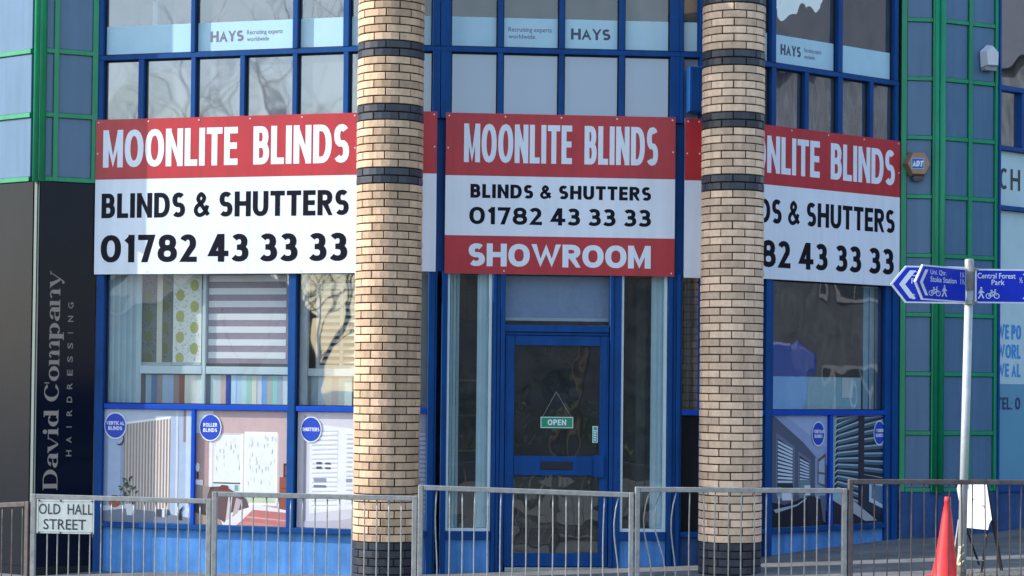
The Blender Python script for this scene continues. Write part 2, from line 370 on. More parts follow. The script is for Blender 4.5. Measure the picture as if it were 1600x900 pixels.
# ---------------------------------------------------------------- plan of the building
def plan(px, Y): return ((px-PX)/F*Y, Y)
VA = plan(-260, 24.3); VB = plan(57, 22.10); V0 = plan(152, 22.38); V1 = plan(608, 21.45); V2 = plan(688, 21.49)
V3 = plan(1062, 21.70); V4 = plan(1100, 21.722); V5 = plan(1404, 23.67); V6 = plan(1465, 23.71); V7 = plan(1559, 24.12); V8 = plan(1900, 27.3)
WPL = Wall(VA, VB); WPR = Wall(VB, V0); WL = Wall(V0, V1); WL2 = Wall(V1, V2); WC = Wall(V2, V3); WR2 = Wall(V3, V4); WR = Wall(V4, V5)
WQA = Wall(V5, V6); WQB = Wall(V6, V7); WX = Wall(V7, V8)
WR.dd = .04; WQA.dd = .02; WQB.dd = .02; WX.dd = .03; WPR.dd = .02; WPL.dd = .02; WL.dd = .03; WC.dd = .03; WL2.dd = .03; WR2.dd = .03
ZTOP = 7.2

# ---------------------------------------------------------------- ground
def G(x, y): return -.03 + .034*(max(-60, min(60, x))-.5) + .035*(max(-20, min(40, y))-21.6)     # the street falls to the left and towards the kerb
def sheet(name, x0, x1, y0, y1, dz, m_, nx=8, ny=4, skirt=0):
    bm = NB(); xs = [x0+(x1-x0)*i/nx for i in range(nx+1)]; ys = [y0+(y1-y0)*j/ny for j in range(ny+1)]
    if abs(x0) > 100: xs = [x0, -60, 60, x1]; ys = [y0, -20, 40, y1]
    g = [[bm.verts.new((x, y, G(x, y)+dz)) for y in ys] for x in xs]
    for i in range(len(xs)-1):
        for j in range(len(ys)-1): bm.faces.new((g[i][j], g[i+1][j], g[i+1][j+1], g[i][j+1]))
    if skirt:
        r_ = bmesh.ops.extrude_face_region(bm, geom=bm.faces[:])
        for v in r_['geom']:
            if isinstance(v, bmesh.types.BMVert): v.co.z -= skirt
    o = finish(name, bm, m_); o['kind'] = 'structure'; return o
sheet('ground', -900, 900, -900, 900, -.16, ROADM)
sheet('road', -59, 59, 7.2, 16.6, -.13, ROADM)
sheet('pavement', -58, 58, 16.75, 39, 0, ASPH, skirt=.15)
sheet('far_pavement', -58, 58, -19, 7.05, 0, ASPH, skirt=.15)
kb = NB(); abox(kb, -.455, .455, -.07, .07, -.07, .07); bmesh.ops.bevel(kb, geom=kb.edges[:], offset=.012, segments=1, affect='EDGES')
kroot = thing('kerb', '', '', (0, 16.67, G(0, 16.67)-.06)); 
for k_ in ('label', 'category'): del kroot[k_]
kroot['kind'] = 'structure'
k0 = finish('kerbstone', kb, KERBM, None, centre=False); k0.parent = kroot; k0.location = (-13*.92, 0, -13*.92*.034)
for i in range(1, 27):
    k1 = k0.copy(); COL.objects.link(k1); k1.location = ((i-13)*.92, 0, (i-13)*.92*.034)
# worn line markings along the road edge
ym_ = mat('yellow_road_paint', (.55, .38, .04), .7, var=.3, vscale=6)
for y in (16.25, 16.42): sheet('road_marking', -40, 40, y, y+.07, -.126, ym_, 8, 1)

# ---------------------------------------------------------------- the building
B = thing('office_building', 'blue and green framed glass building with the blinds showroom on its ground floor', 'building', (0, 22.5, 0))
def stack(W, x0, x1, ys, m_, d0, d1, name='transom', yref=None):
    """level bars between wall columns x0..x1 at measured (ytop, ybottom)"""
    for (ya, yb) in ys:
        xm = (x0+x1)/2
        piece(name, W, W.u(x0, ya), W.u(x1, ya), W.z(xm, yb), W.z(xm, ya), d0, d1, m_, B, bevel=.003)
def vbar(W, x0, x1, ya, yb, m_, d0=-.06, d1=.045, name='mullion', z0=None, z1=None, bev=.004):
    ym = (ya+yb)/2
    zz0 = W.z((x0+x1)/2, yb) if z0 is None else z0; zz1 = W.z((x0+x1)/2, ya) if z1 is None else z1
    return piece(name, W, W.u(x0, ym), W.u(x1, ym), zz0, zz1, d0, d1, m_, B, bevel=bev)
def pane(W, x0, x1, ya, yb, m_, d=-.02, name='window_pane', z0=None, z1=None, th=.008, tilt=0):
    ym = (ya+yb)/2; u0, u1 = W.u(x0, ym), W.u(x1, ym)
    zz0 = W.z((x0+x1)/2, yb) if z0 is None else z0; zz1 = W.z((x0+x1)/2, ya) if z1 is None else z1
    return piece(name, W, u0, u1, zz0, zz1, d-th, d, m_, B)

GASK_SHADOW = mat('black_gasket_shadow', (.010, .011, .013), .6, .3)
def gasket_shadow(W, u0, u1, z0, z1, d, parent, w_=.011):  # black ring round each pane, standing in for the thin shadow lines there
    bm = NB()
    for a, b, c, e in ((u0, u0+w_, z0, z1), (u1-w_, u1, z0, z1), (u0+w_, u1-w_, z0, z0+w_), (u0+w_, u1-w_, z1-w_, z1)): W.box(bm, a, b, c, e, d, d+.012)
    finish('gasket_shadow', bm, GASK_SHADOW, parent)

# fixed levels (metres) taken once from the left wall
zt0, zt1 = WL.z(302, 90), WL.z(302, 82)            # transom above the spandrels
zs_top, zs_bot = WL.z(355, 182.5), WL.z(355, 428)  # sign board
zb0, zb1 = WL.z(355, 641), WL.z(355, 633)          # window sill bar
zp0 = WL.z(350, 829); zp1 = WL.z(350, 821)         # bar on top of the plinth

# ---- pier on the left: two clad faces, black panels below
zc = [WPR.z(108, y) for y in (-112, -14, 86, 186.5, 281)]
zc = [WPR.z(108, 281) + i*.655 for i in range(9)]
zlow = zc[0]
for W, cols, vbs in ((WPR, [(69, 83.5), (90.5, 144)], [(60.5, 69.5), (83, 91), (143.5, 152)]), (WPL, [(-250, -122), (-116, 47)], [(-256, -250), (-122, -116)])):
    for i in range(8):
        for a, b in cols:
            ua, ub = W.u(a, 200), W.u(b, 200)
            piece('cladding_panel', W, ua+.002, ub-.002, zc[i]+.024, zc[i+1]-.024, -.05, .004+.003*((i*7+int(a)) % 3), CLAD, B, bevel=.006)
            piece('transom', W, ua, ub, zc[i]-.024, zc[i]+.024, -.05, .028, GREEN, B, bevel=.004)
    for a, b in vbs:
        piece('mullion', W, W.u(a, 200), W.u(b, 200), zlow-.024, zc[8], -.05, .034, GREEN, B, bevel=.004)
# rounded double corner post
cx, cy = VB
bm = NB()
for ox, oy in ((-.03, .0), (.03, .0)): tube(bm, [(cx+ox, cy+oy-.008, zlow-.03), (cx+ox, cy+oy-.008, zc[8])], .036, 10)
finish('corner_post', bm, GREEN, B, smooth=True)
# lower panels
for W, a, b, m_ in ((WPR, 59.5, 148, BLACKPANEL), (WPL, -250, -100, DARKPANEL), (WPL, -98.5, 48, DARKPANEL)):
    piece('fascia_panel', W, W.u(a, 560), W.u(b, 560), -.10, zlow-.03, -.03, .02, m_, B, bevel=.003)
bm = NB(); WPL.box(bm, WPL.u(49, 560), WPL.u(53, 560), -.5, zlow-.03, -.02, .012); finish('metal_trim', bm, mat('dull_trim', (.13, .165, .15), .5), B)
bm = NB(); WPR.box(bm, WPR.u(57.2, 560), WPR.u(58.2, 560), -.5, zlow-.03, -.02, .014); finish('metal_trim', bm, mat('dull_trim', (.13, .165, .15), .5), B)
for W, a, b in ((WPL, -250, 50), (WPR, 58, 148)): piece('kick_plate', W, W.u(a, 560), W.u(b, 560), -.6, -.10, -.03, .012, DARKPANEL, B)

# ---- left shop wall ------------------------------------------------------
def uat(W, x, y=500): return W.u(x, y)
def shopwall(W, xa, xb, up_m, sp_m, low_m, pst_m, g_up, g_span, backs=True):
    """up_m etc: mullion columns per band; panes are cut between them"""
    def run(ms, z0, z1, y, gm, dglass, panename):
        for a, b in ms: piece('mullion', W, W.u(a, y), W.u(b, y), z0, z1, -.07, .045, BLUE, B, bevel=.004)
        edges = sorted(ms)
        for i in range(len(edges)-1):
            ua, ub = W.u(edges[i][1], y), W.u(edges[i+1][0], y)
            if ub-ua > .03 and gm:
                pn = piece(panename, W, ua-.008, ub+.008, z0+.002, z1-.002, dglass-.008, dglass, gm, B); gasket_shadow(W, ua+.0005, ub-.0005, z0+.004, z1-.004, dglass+.001, pn)
    run(up_m, zt1, 6.55, 40, g_up, -.02, 'window_pane')
    run([(a, b) for a, b in up_m], 6.61, ZTOP, 40, g_span, -.02, 'spandrel_pane')
    run(sp_m, zs_top-.05, zt0, 130, g_span, -.015, 'spandrel_pane')
    u0, u1 = W.u(xa, 300), W.u(xb, 300)
    piece('transom', W, u0, u1, zt0, zt1, -.075, .040, BLUE, B, bevel=.004)
    piece('transom', W, u0, u1, 6.55, 6.61, -.075, .040, BLUE, B, bevel=.004)
    piece('spandrel_wall', W, u0, u1, zs_bot+.03, zs_top-.052, -.08, -.005, BLUE, B)
    piece('spandrel_backing', W, u0, u1, zs_top-.05, zt0-.01, -.12, -.085, INTW, B)
E1 = (150, 162.5)
shopwall(WL, 150, 608, [E1, (299, 305.5), (458, 466), (537, 546), (598, 609)], [E1, (217, 225.5), (299, 306), (375.5, 383), (457.5, 465), (537, 545), (598, 609)], None, None, G_UPL, G_SPAN)
shopwall(WL2, 608, 688, [(610, 618), (676, 688)], [(610, 618), (676, 688)], None, None, G_UP, G_SPANC)
shopwall(WC, 688, 1062, [(689, 705), (778, 786.5), (874, 882), (967.5, 976.5), (1047, 1062)], [(689, 705), (777.5, 786), (873, 881.5), (967, 976), (1047, 1062)], None, None, G_UP, G_SPANC)
shopwall(WR2, 1062, 1100, [(1062, 1068), (1094, 1100)], [(1062, 1068), (1094, 1100)], None, None, G_UP, G_SPANC)
shopwall(WR, 1100, 1404, [(1101, 1108), (1206, 1213), (1310, 1317), (1398, 1404)], [(1101, 1108), (1206, 1213), (1257.5, 1264), (1310, 1317), (1359.5, 1365), (1399, 1404)], None, None, G_UPR, G_SPANR)
# frosted band on the office windows, with its print
FT = zt1 + .305
def frost(W, x0, x1, name='frosted_band'):
    u0, u1 = W.u(x0, 50), W.u(x1, 50)
    return piece(name, W, u0, u1, zt1+.004, FT, -.0185, -.0165, FROST, B)
INKG = mat('violet_grey_print', (.16, .15, .23), .6); INKD = mat('slate_print', (.06, .075, .12), .6)
frames = []
for W, lst in ((WL, [(162.5, 299), (305.5, 458), (466, 537), (546, 598)]), (WL2, [(618, 676)]), (WC, [(705, 778), (786.5, 874), (882, 967.5), (976.5, 1047)]), (WR2, [(1068, 1094)]), (WR, [(1108, 1206), (1213, 1310), (1317, 1398)])):
    for a, b in lst:
        f = frost(W, a, b)
        if (a, b) in ((305.5, 458), (882, 967.5), (1213, 1310)):
            xa, xb = {305.5: (326, 378), 882: (893, 955), 1213: (1226, 1258)}[a]
            bm = NB(); kit(bm, W, 'HAYS', W.u(xa, 50), W.u(xb, 50), zt1+.105, zt1+.215, .24, .22, -.0158, .06); finish('lettering', bm, INKG if a == 305.5 else INKD, f, normals=False)
        if (a, b) in ((305.5, 458), (786.5, 874), (1213, 1310)):
            xa, xb = {305.5: (383, 439), 786.5: (795, 863), 1213: (1263, 1290)}[a]
            small_text('Recruiting experts', W, W.u(xa, 50), W.u(xb, 50), zt1+.155, zt1+.215, INKG, f, -.0155, bold=.012)
            small_text('worldwide', W, W.u(xa, 50), W.u(xa+(xb-xa)*.62, 50), zt1+.10, zt1+.145, INKG, f, -.0155, bold=.012)

# ---- lower storey, left wall
ymid = 540
for a, b in ((150, 162.5), (450.5, 462.5)):
    piece('mullion', WL, WL.u(a, ymid), WL.u(b, ymid), zp1 if a > 200 else -.5, zs_bot+.03, -.08, .045, BLUE, B, bevel=.005)
piece('corner_post', WL, WL.u(592, ymid), WL.L-.002, -.5, zs_bot+.03, -.1, .03, BLUE, B, bevel=.005)
def lowwall(W, ua, ub, pmat=PLINTH, zt=None):
    piece('plinth_wall', W, ua, ub, -.5, zp0-.002, -.20, .0, pmat, B)
    piece('sill', W, ua, ub, zp0, zp1, -.08, .055, BLUE, B, bevel=.004)
lowwall(WL, WL.u(162.5, ymid)+.001, WL.u(592, ymid)-.001)
for a, b in ((162.5, 450.5), (462.5, 592)):
    piece('transom', WL, WL.u(a, 636), WL.u(b, 636), zb0, zb1, -.075, .040, BLUE2, B, bevel=.004)
    piece('window_pane', WL, WL.u(a, ymid)-.005, WL.u(b, ymid)+.005, zb1, zs_bot+.05, -.035, -.027, G_SHOP, B)
    gasket_shadow(WL, WL.u(a, ymid)+.001, WL.u(b, ymid)-.001, zb1+.001, zs_bot+.02, -.026, B)
    piece('infill_panel', WL, WL.u(a, 730)-.003, WL.u(b, 730)+.003, zp1, zb0, -.06, -.012, UPVC, B)
piece('mullion', WL, WL.u(298, 730), WL.u(304, 730), zp1, zb0-.001, -.01, .036, BLUE2, B, bevel=.004)

# ---- small return left of the centre bay
u0 = WL2.u(612, ymid); u1 = WL2.u(668.5, ymid)
piece('corner_post', WL2, u1, WL2.u(679, ymid), -.5, zs_bot+.03, -.09, .04, BLUE, B, bevel=.005)
piece('corner_post', WL2, WL2.u(679, ymid)+.001, WL2.L-.035, -.5, zs_bot+.028, -.09, .018, BLUE, B, bevel=.005)
lowwall(WL2, .02, u1-.001)
piece('transom', WL2, .02, u1-.001, zb0, zb1, -.075, .036, BLUE2, B, bevel=.004)
piece('window_pane', WL2, .02, u1+.003, zb1, zs_bot+.05, -.035, -.027, G_SHOP, B)
piece('infill_panel', WL2, .02, u1+.003, zp1, zb0, -.06, -.012, UPVC, B)

# ---- centre bay, lower storey
def cbar(x0, x1, y0, y1, d0, d1, name='mullion', m_=BLUE, z0=None, z1=None):
    ym = (y0+y1)/2; xm = (x0+x1)/2
    return piece(name, WC, WC.u(x0, ym), WC.u(x1, ym), WC.z(xm, y1) if z0 is None else z0, WC.z(xm, y0) if z1 is None else z1, d0, d1, m_, B, bevel=.004)
zdoor0 = .0
for a, b, d1 in ((688.5, 697.5, .055), (768.5, 774.5, .045), (775, 781, .03), (781.3, 788, .05), (952, 958, .05), (958.3, 970, .035), (1042.5, 1050, .05), (1050.3, 1056, .03), (1056.2, 1062, .055)):
    cbar(a, b, 430, 860, -.09, d1, z0=-.3, z1=zs_bot+.03)
zwl = WC.z(732, 830)                                # side windows' foot
for a, b in ((697.5, 768.5), (970, 1042.5)):
    ua, ub = WC.u(a, ymid), WC.u(b, ymid)
    piece('plinth_wall', WC, ua+.001, ub-.001, -.5, zwl-.083, -.12, .012, PLINTH, B)
    piece('sill', WC, ua+.001, ub-.001, zwl-.082, zwl-.001, -.09, .05, BLUE, B, bevel=.004)
    fr = piece('window_frame', WC, ua, ua+.032, zwl, zs_bot+.03, -.06, .012, UPVC, B, bevel=.003)
    bm = NB(); WC.box(bm, ub-.028, ub, zwl, zs_bot+.03, -.06, .012); finish('frame_side', bm, UPVC, fr)
    bm = NB(); WC.box(bm, ua+.033, ub-.029, zwl, zwl+.028, -.06, .012); finish('frame_sill', bm, UPVC, fr)
    piece('window_pane', WC, ua+.02, ub-.02, zwl+.02, zs_bot+.03, -.035, -.027, G_SHOPB, B)
# overpanel and door head
zo = WC.z(870, 508); zh = WC.z(870, 519)
cbar(788.3, 951.7, 508, 519, -.09, .045, 'transom', z0=zh, z1=zo)
piece('window_pane', WC, WC.u(785, ymid), WC.u(953, ymid), zo-.01, zs_bot+.03, -.035, -.027, G_SHOPB, B)
piece('door_head', WC, WC.u(788.3, 530), WC.u(951.7, 530), WC.z(870, 524), zh-.002, -.09, .02, BLUE, B, bevel=.004)
piece('threshold', WC, WC.u(788.5, 888), WC.u(951.5, 888), -.3, -.008, -.1, .03, METAL, B)
# the door leaf
dz = lambda y: WC.z(870, y)
DU = lambda x, y=700: WC.u(x, y)
door = piece('shop_door', WC, DU(789), DU(803), .0, dz(524.5), -.06, .012, BLUE, B, bevel=.004)
def dpart(name, x0, x1, z0, z1, d0, d1, m_, bv=.003):
    bm = NB(); WC.box(bm, DU(x0), DU(x1), z0, z1, d0, d1)
    if bv: bmesh.ops.bevel(bm, geom=bm.edges[:], offset=bv, segments=1, affect='EDGES')
    return finish(name, bm, m_, door)
dpart('stile', 937, 951, .0, dz(524.5), -.06, .012, BLUE)
dpart('top_rail', 803.2, 936.8, dz(540), dz(524.6), -.06, .010, BLUE)
dpart('mid_rail', 803.2, 936.8, dz(743), dz(713), -.06, .014, BLUE)
dpart('bottom_rail', 803.2, 936.8, .0, dz(865), -.06, .010, BLUE)
dpart('glass_pane', 801, 939, dz(714), dz(539), -.03, -.022, G_DOOR, 0)
dpart('glass_pane', 801, 939, dz(866), dz(742), -.03, -.022, G_DOOR, 0)
dpart('letter_plate', 845, 895, dz(734), dz(721.5), .0145, .019, mat('black_flap', (.006, .008, .02), .35))
dpart('lock_case', 927.5, 944, dz(746), dz(711), .0145, .045, BLUE, .006)
for x in (788.6, 948): dpart('door_bead', x, x+2.2, .03, dz(525), .0125, .026, BLUE, .002)
bm = NB(); tube(bm, [WC.P(DU(939), dz(690), .05), WC.P(DU(939), dz(655), .05)], .009, 8); tube(bm, [WC.P(DU(939), dz(688), .01), WC.P(DU(939), dz(688), .05)], .007, 6); tube(bm, [WC.P(DU(939), dz(657), .01), WC.P(DU(939), dz(657), .05)], .007, 6)
bm.free()

# ---- small return right of the centre bay
ua, ub = .02, WR2.L-.03
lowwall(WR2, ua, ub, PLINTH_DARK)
piece('corner_post', WR2, 0.001, .02, -.5, zs_bot+.03, -.09, .03, BLUE, B)
piece('corner_post', WR2, WR2.L-.03, WR2.L+.01, -.5, zs_bot+.03, -.09, .03, BLUE, B)
piece('transom', WR2, ua, ub, zb0, zb1, -.075, .036, BLUE2, B, bevel=.004)
piece('window_pane', WR2, ua, ub, zb1, zs_bot+.05, -.035, -.027, G_SHOPB, B)
piece('infill_panel', WR2, ua, ub, zp1, zb0, -.06, -.012, DARKPANEL, B)

# ---- right wall, lower storey
G_SHOPR = glass('warped_shop_glass', .12, (.85, .92, .96), .15, 3.2, .03, stretch=(1, 1, .6))
for a, b, d1 in ((1101, 1109, .05), (1196, 1207.5, .05), (1385, 1394, .03), (1394.3, 1403.5, .05)):
    piece('mullion', WR, WR.u(a, ymid), WR.u(b, ymid), -.5, zs_bot+.03, -.09, d1, BLUE, B, bevel=.004)
for a, b in ((1109, 1196), (1207.5, 1385)):
    ua, ub = WR.u(a, ymid)+.001, WR.u(b, ymid)-.001
    lowwall(WR, ua, ub, PLINTH)
    piece('transom', WR, ua, ub, zb0, zb1, -.075, .036, BLUE2, B, bevel=.004)
    piece('window_pane', WR, ua-.004, ub+.004, zb1, zs_bot+.05, -.035, -.027, G_SHOPR, B)
    gasket_shadow(WR, ua+.001, ub-.001, zb1+.001, zs_bot+.02, -.026, B)
    piece('infill_panel', WR, ua-.003, ub+.003, zp1, zb0, -.06, -.012, UPVC, B)
piece('mullion', WR, WR.u(1297.5, 730), WR.u(1302.5, 730), zp1, zb0-.001, -.01, .036, BLUE2, B, bevel=.004)

# ---- pier on the right
qz0 = WQB.z(1516, 765); qst = (WQB.z(1516, 39) - WQB.z(1516, 679))/7
qz = [qz0] + [WQB.z(1516, 677) + i*qst for i in range(10)]
for W, cols, vbs in ((WQA, [(1415.5, 1455)], [(1406, 1415), (1455.5, 1463)]), (WQB, [(1474.5, 1511.5), (1518, 1553)], [(1466.5, 1474), (1512, 1517.5), (1553.5, 1558.5)])):
    for i in range(9):
        for a, b in cols:
            ua, ub = W.u(a, 450), W.u(b, 450)
            piece('cladding_panel', W, ua+.002, ub-.002, qz[i]+.022, qz[i+1]-.022, -.05, .003+.003*((i*5+int(a)) % 3), CLAD, B, bevel=.006)
            piece('transom', W, ua, ub, qz[i]-.022, qz[i]+.022, -.05, .026, GREEN, B, bevel=.004)
    for a, b in vbs: piece('mullion', W, W.u(a, 450), W.u(b, 450), qz[0]-.022, qz[9], -.05, .032, GREEN, B, bevel=.004)
bm = NB(); cx, cy = V6
for ox in (-.03, .035): tube(bm, [(cx+ox, cy-.012, qz[0]-.03), (cx+ox, cy-.012, qz[9])], .038, 10)
finish('corner_post', bm, GREEN, B, smooth=True)
for W, a, b in ((WQA, 1405, 1464.5), (WQB, 1465.5, 1558.5)):
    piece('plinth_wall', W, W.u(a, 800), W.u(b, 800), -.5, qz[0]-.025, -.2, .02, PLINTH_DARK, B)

# ---- shop front beyond the right pier
G_X = glass('chemist_upper_glass', .45, (.35, .4, .42), .4, 2.0, .04, stretch=(1, 1, .5))
FILM = mat('pale_window_film', (.46, .64, .68), .4, .5, var=.06, vscale=2)
FILM2 = mat('blue_window_film', (.10, .30, .44), .4, .5, var=.06, vscale=2)
xz = lambda y: WX.z(1580, y)
xu = lambda x: WX.u(x, 400)
for (z0, z1) in ((xz(143), xz(135)), (xz(236), xz(229)), (xz(329), xz(322)), (xz(769), xz(754)), (ZTOP-.1, ZTOP-.03)):
    piece('transom', WX, xu(1559), xu(1800), z0, z1, -.07, .04, BLUE, B, bevel=.004)
for a, b in ((1559.5, 1562), (1800, 1812)): piece('mullion', WX, xu(a), xu(b), 0, ZTOP, -.07, .045, BLUE, B, bevel=.004)
for a, b, z0, z1 in ((1595, 1600, xz(228), xz(143.5)), (1679, 1686, xz(753), ZTOP-.11)):
    piece('mullion', WX, xu(a), xu(b), z0, z1, -.06, .036, BLUE, B, bevel=.004)
piece('window_pane', WX, xu(1561), xu(1800), xz(134.5), ZTOP-.1, -.03, -.02, G_X, B)
piece('window_pane', WX, xu(1561), xu(1800), xz(228.5), xz(143.5), -.03, -.02, G_X, B)
piece('window_film', WX, xu(1561), xu(1800), xz(321.5), xz(236.5), -.03, -.02, FILM, B)
piece('window_film', WX, xu(1561), xu(1800), xz(600), xz(329.5), -.03, -.02, FILM, B)
piece('window_film', WX, xu(1561), xu(1800), xz(753), xz(600), -.03, -.02, FILM2, B)
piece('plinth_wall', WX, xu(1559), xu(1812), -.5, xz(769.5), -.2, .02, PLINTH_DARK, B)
LB = mat('light_blue_lettering', (.02, .26, .66), .5); NV = mat('navy_lettering', (.012, .025, .12), .5)
bm = NB(); kit(bm, WX, 'CH', xu(1567), xu(1599), xz(296), xz(263), .18, .16, -.017, .22); finish('lettering', bm, mat('charcoal_lettering', (.03, .035, .045), .5), B, normals=False)
for s_, ya, yb, x1 in (('WE PO', 530, 507, 1602), ('WORL', 560, 538, 1601), ('WE AL', 589, 568, 1601)):
    bm = NB(); kit(bm, WX, s_, xu(1565), xu(x1), xz(ya), xz(yb), .2, .19, -.017, .12); finish('lettering', bm, LB, B, normals=False)
bm = NB(); kit(bm, WX, 'TEL: 0', xu(1565), xu(1601), xz(640), xz(621), .2, .18, -.017, .12); finish('lettering', bm, NV, B, normals=False)

# ---- inside: floors, ceilings, back walls, roof; simple office fittings
foot = [VA, VB, V0, V1, V2, V3, V4, V5, V6, V7, V8, (9.2, 31), (-9, 31)]
def inset(P, k):
    out = []
    for i in range(len(P)):
        a, b, c = Vector(P[i-1]), Vector(P[i]), Vector(P[(i+1) % len(P)])
        d1 = (b-a).normalized(); d2 = (c-b).normalized(); n_ = Vector((-d1.y-d2.y, d1.x+d2.x)); n_.normalize(); out.append(tuple(b + n_*k))
    return out
def slab(name, z0, z1, m_, k=.10):
    bm = NB(); P = inset(foot, k); lo = [bm.verts.new((x, y, z0)) for x, y in P]; hi = [bm.verts.new((x, y, z1)) for x, y in P]
    bm.faces.new(lo); bm.faces.new(hi)
    for i in range(len(P)): bm.faces.new((lo[i-1], lo[i], hi[i], hi[i-1]))
    return finish(name, bm, m_, B)
slab('ground_floor', .002, .03, INTF, .22)
slab('upper_floor', zs_bot+.08, zt0-.06, INTW, .13)
slab('roof', ZTOP-.005, ZTOP+.25, mat('grey_roof_edge', (.2, .2, .21), .7), -.06)
bm = NB(); abox(bm, -8.9, 9.1, 27.0, 27.15, .03, ZTOP-.01); finish('back_wall', bm, INTW, B)
for x in (-4.15, 4.35, 1.35, -1.6):
    bm = NB(); y0 = 22.9 if abs(x) > 4 else 23.6
    if x == 4.35: y0 = 24.2
    abox(bm, x, x+.1, y0, 27, .03, ZTOP-.01)
    finish('partition_wall', bm, INTW, B)
# ceiling light fittings in the offices
for x in (-3, -.2, 2.6):
    bm = NB(); abox(bm, x, x+.6, 23.5, 24.1, ZTOP-.06, ZTOP-.008); finish('ceiling_tile_light', bm, mat('unlit_diffuser', (.7, .7, .68), .5), B)
# pale post standing just inside the first office window
piece('window_blind_edge', WL, WL.u(240, 20, -.3), WL.u(248, 20, -.3), FT, 6.5, -.34, -.28, UPVC, B)

# ---------------------------------------------------------------- sign boards
def sign_board(W, u0, u1, z0, z1, bands, texts, label, group='shop sign boards'):
    c = W.P((u0+u1)/2, (z0+z1)/2, .06); t = thing('sign_board', label, 'sign', c, group)
    H = z1-z0; Wd = u1-u0
    bm = NB(); W.box(bm, u0, u1, z0, z1, .048, .070); finish('board', bm, SHEET, t)
    for a, b, m_ in bands:
        bm = NB(); W.box(bm, u0-.001, u1+.001, z1-H*b+.0005, z1-H*a-.0005, .0695, .073); finish('printed_face', bm, m_, t)
    for s_, fa, fb, fy0, fy1, tf, thf, gp, m_ in texts:
        bm = NB(); kit(bm, W, s_, u0+Wd*fa, u0+Wd*fb, z1-H*fy1, z1-H*fy0, tf, thf, .0742, gp); finish('lettering', bm, m_, t, normals=False)
    bm = NB()
    n = max(2, int(Wd/.5)+1)
    for i in range(n):
        for zz in (z0+.03, z1-.03):
            uu = u0+.03+(Wd-.06)*i/(n-1)
            if zz < (z0+z1)/2 and i % 3 != 1: continue
            tube(bm, [W.P(uu, zz, .073), W.P(uu, zz, .078)], .0085, 6)
    for zz in (z0+H*.78,):
        for uu in (u0+.022, u1-.022): tube(bm, [W.P(uu, zz, .073), W.P(uu, zz, .078)], .0085, 6)
    finish('fixing_studs', bm, STUD, t)
    return t
RW = [(0, .388, BANNER_R), (.388, 1, BANNER_W)]
LT = [('MOONLITE  BLINDS', .029, .971, .069, .311, .165, .17, .095, BANNER_W), ('BLINDS & SHUTTERS', .026, .972, .479, .638, .215, .19, .12, INK), ('01782 43 33 33', .025, .968, .747, .924, .25, .195, .11, INK)]
uL0, uL1 = WL.u(149, 305, .07), WL.u(557.5, 305, .07)
sign_board(WL, uL0, uL1, zs_bot, zs_top, RW, LT, 'wide red and white blinds shop sign left of the brick columns, half in sunlight')
uR1 = WR.u(1405.5, 330, .07); uR0 = max(.02, uR1-(uL1-uL0)*1.10); zR0, zR1 = WR.z(1300, 441.5, .07), WR.z(1300, 207.5, .07)
sign_board(WR, uR0, uR1, zR0, zR1, RW, LT, 'red and white blinds shop sign partly behind the right brick column')
zc0, zc1 = WC.z(875, 429.5, .07), WC.z(875, 179.5, .07)
sign_board(WC, WC.u(696, 300, .07), WC.u(1054.5, 300, .07), zc0, zc1, [(0, .39, BANNER_R), (.39, .763, BANNER_W), (.763, 1, BANNER_R)],
   [('MOONLITE  BLINDS', .078, .925, .066, .307, .128, .155, .105, BANNER_W), ('BLINDS & SHUTTERS', .108, .896, .442, .528, .265, .22, .15, INK), ('01782 43 33 33', .104, .896, .584, .692, .24, .20, .11, INK), ('SHOWROOM', .100, .896, .811, .953, .265, .225, .075, BANNER_W)],
   'showroom sign board above the glazed door, between the two brick columns')
sign_board(WL2, .05, WL2.u(681.5, 300), zs_bot+.02, zs_top+.01, RW, [], 'narrow blank red and white board peeking out right of the left brick column')
sign_board(WR2, .025, WR2.L-.05, zs_bot-.005, zs_top-.005, RW, [], 'narrow blank red and white board left of the right brick column')

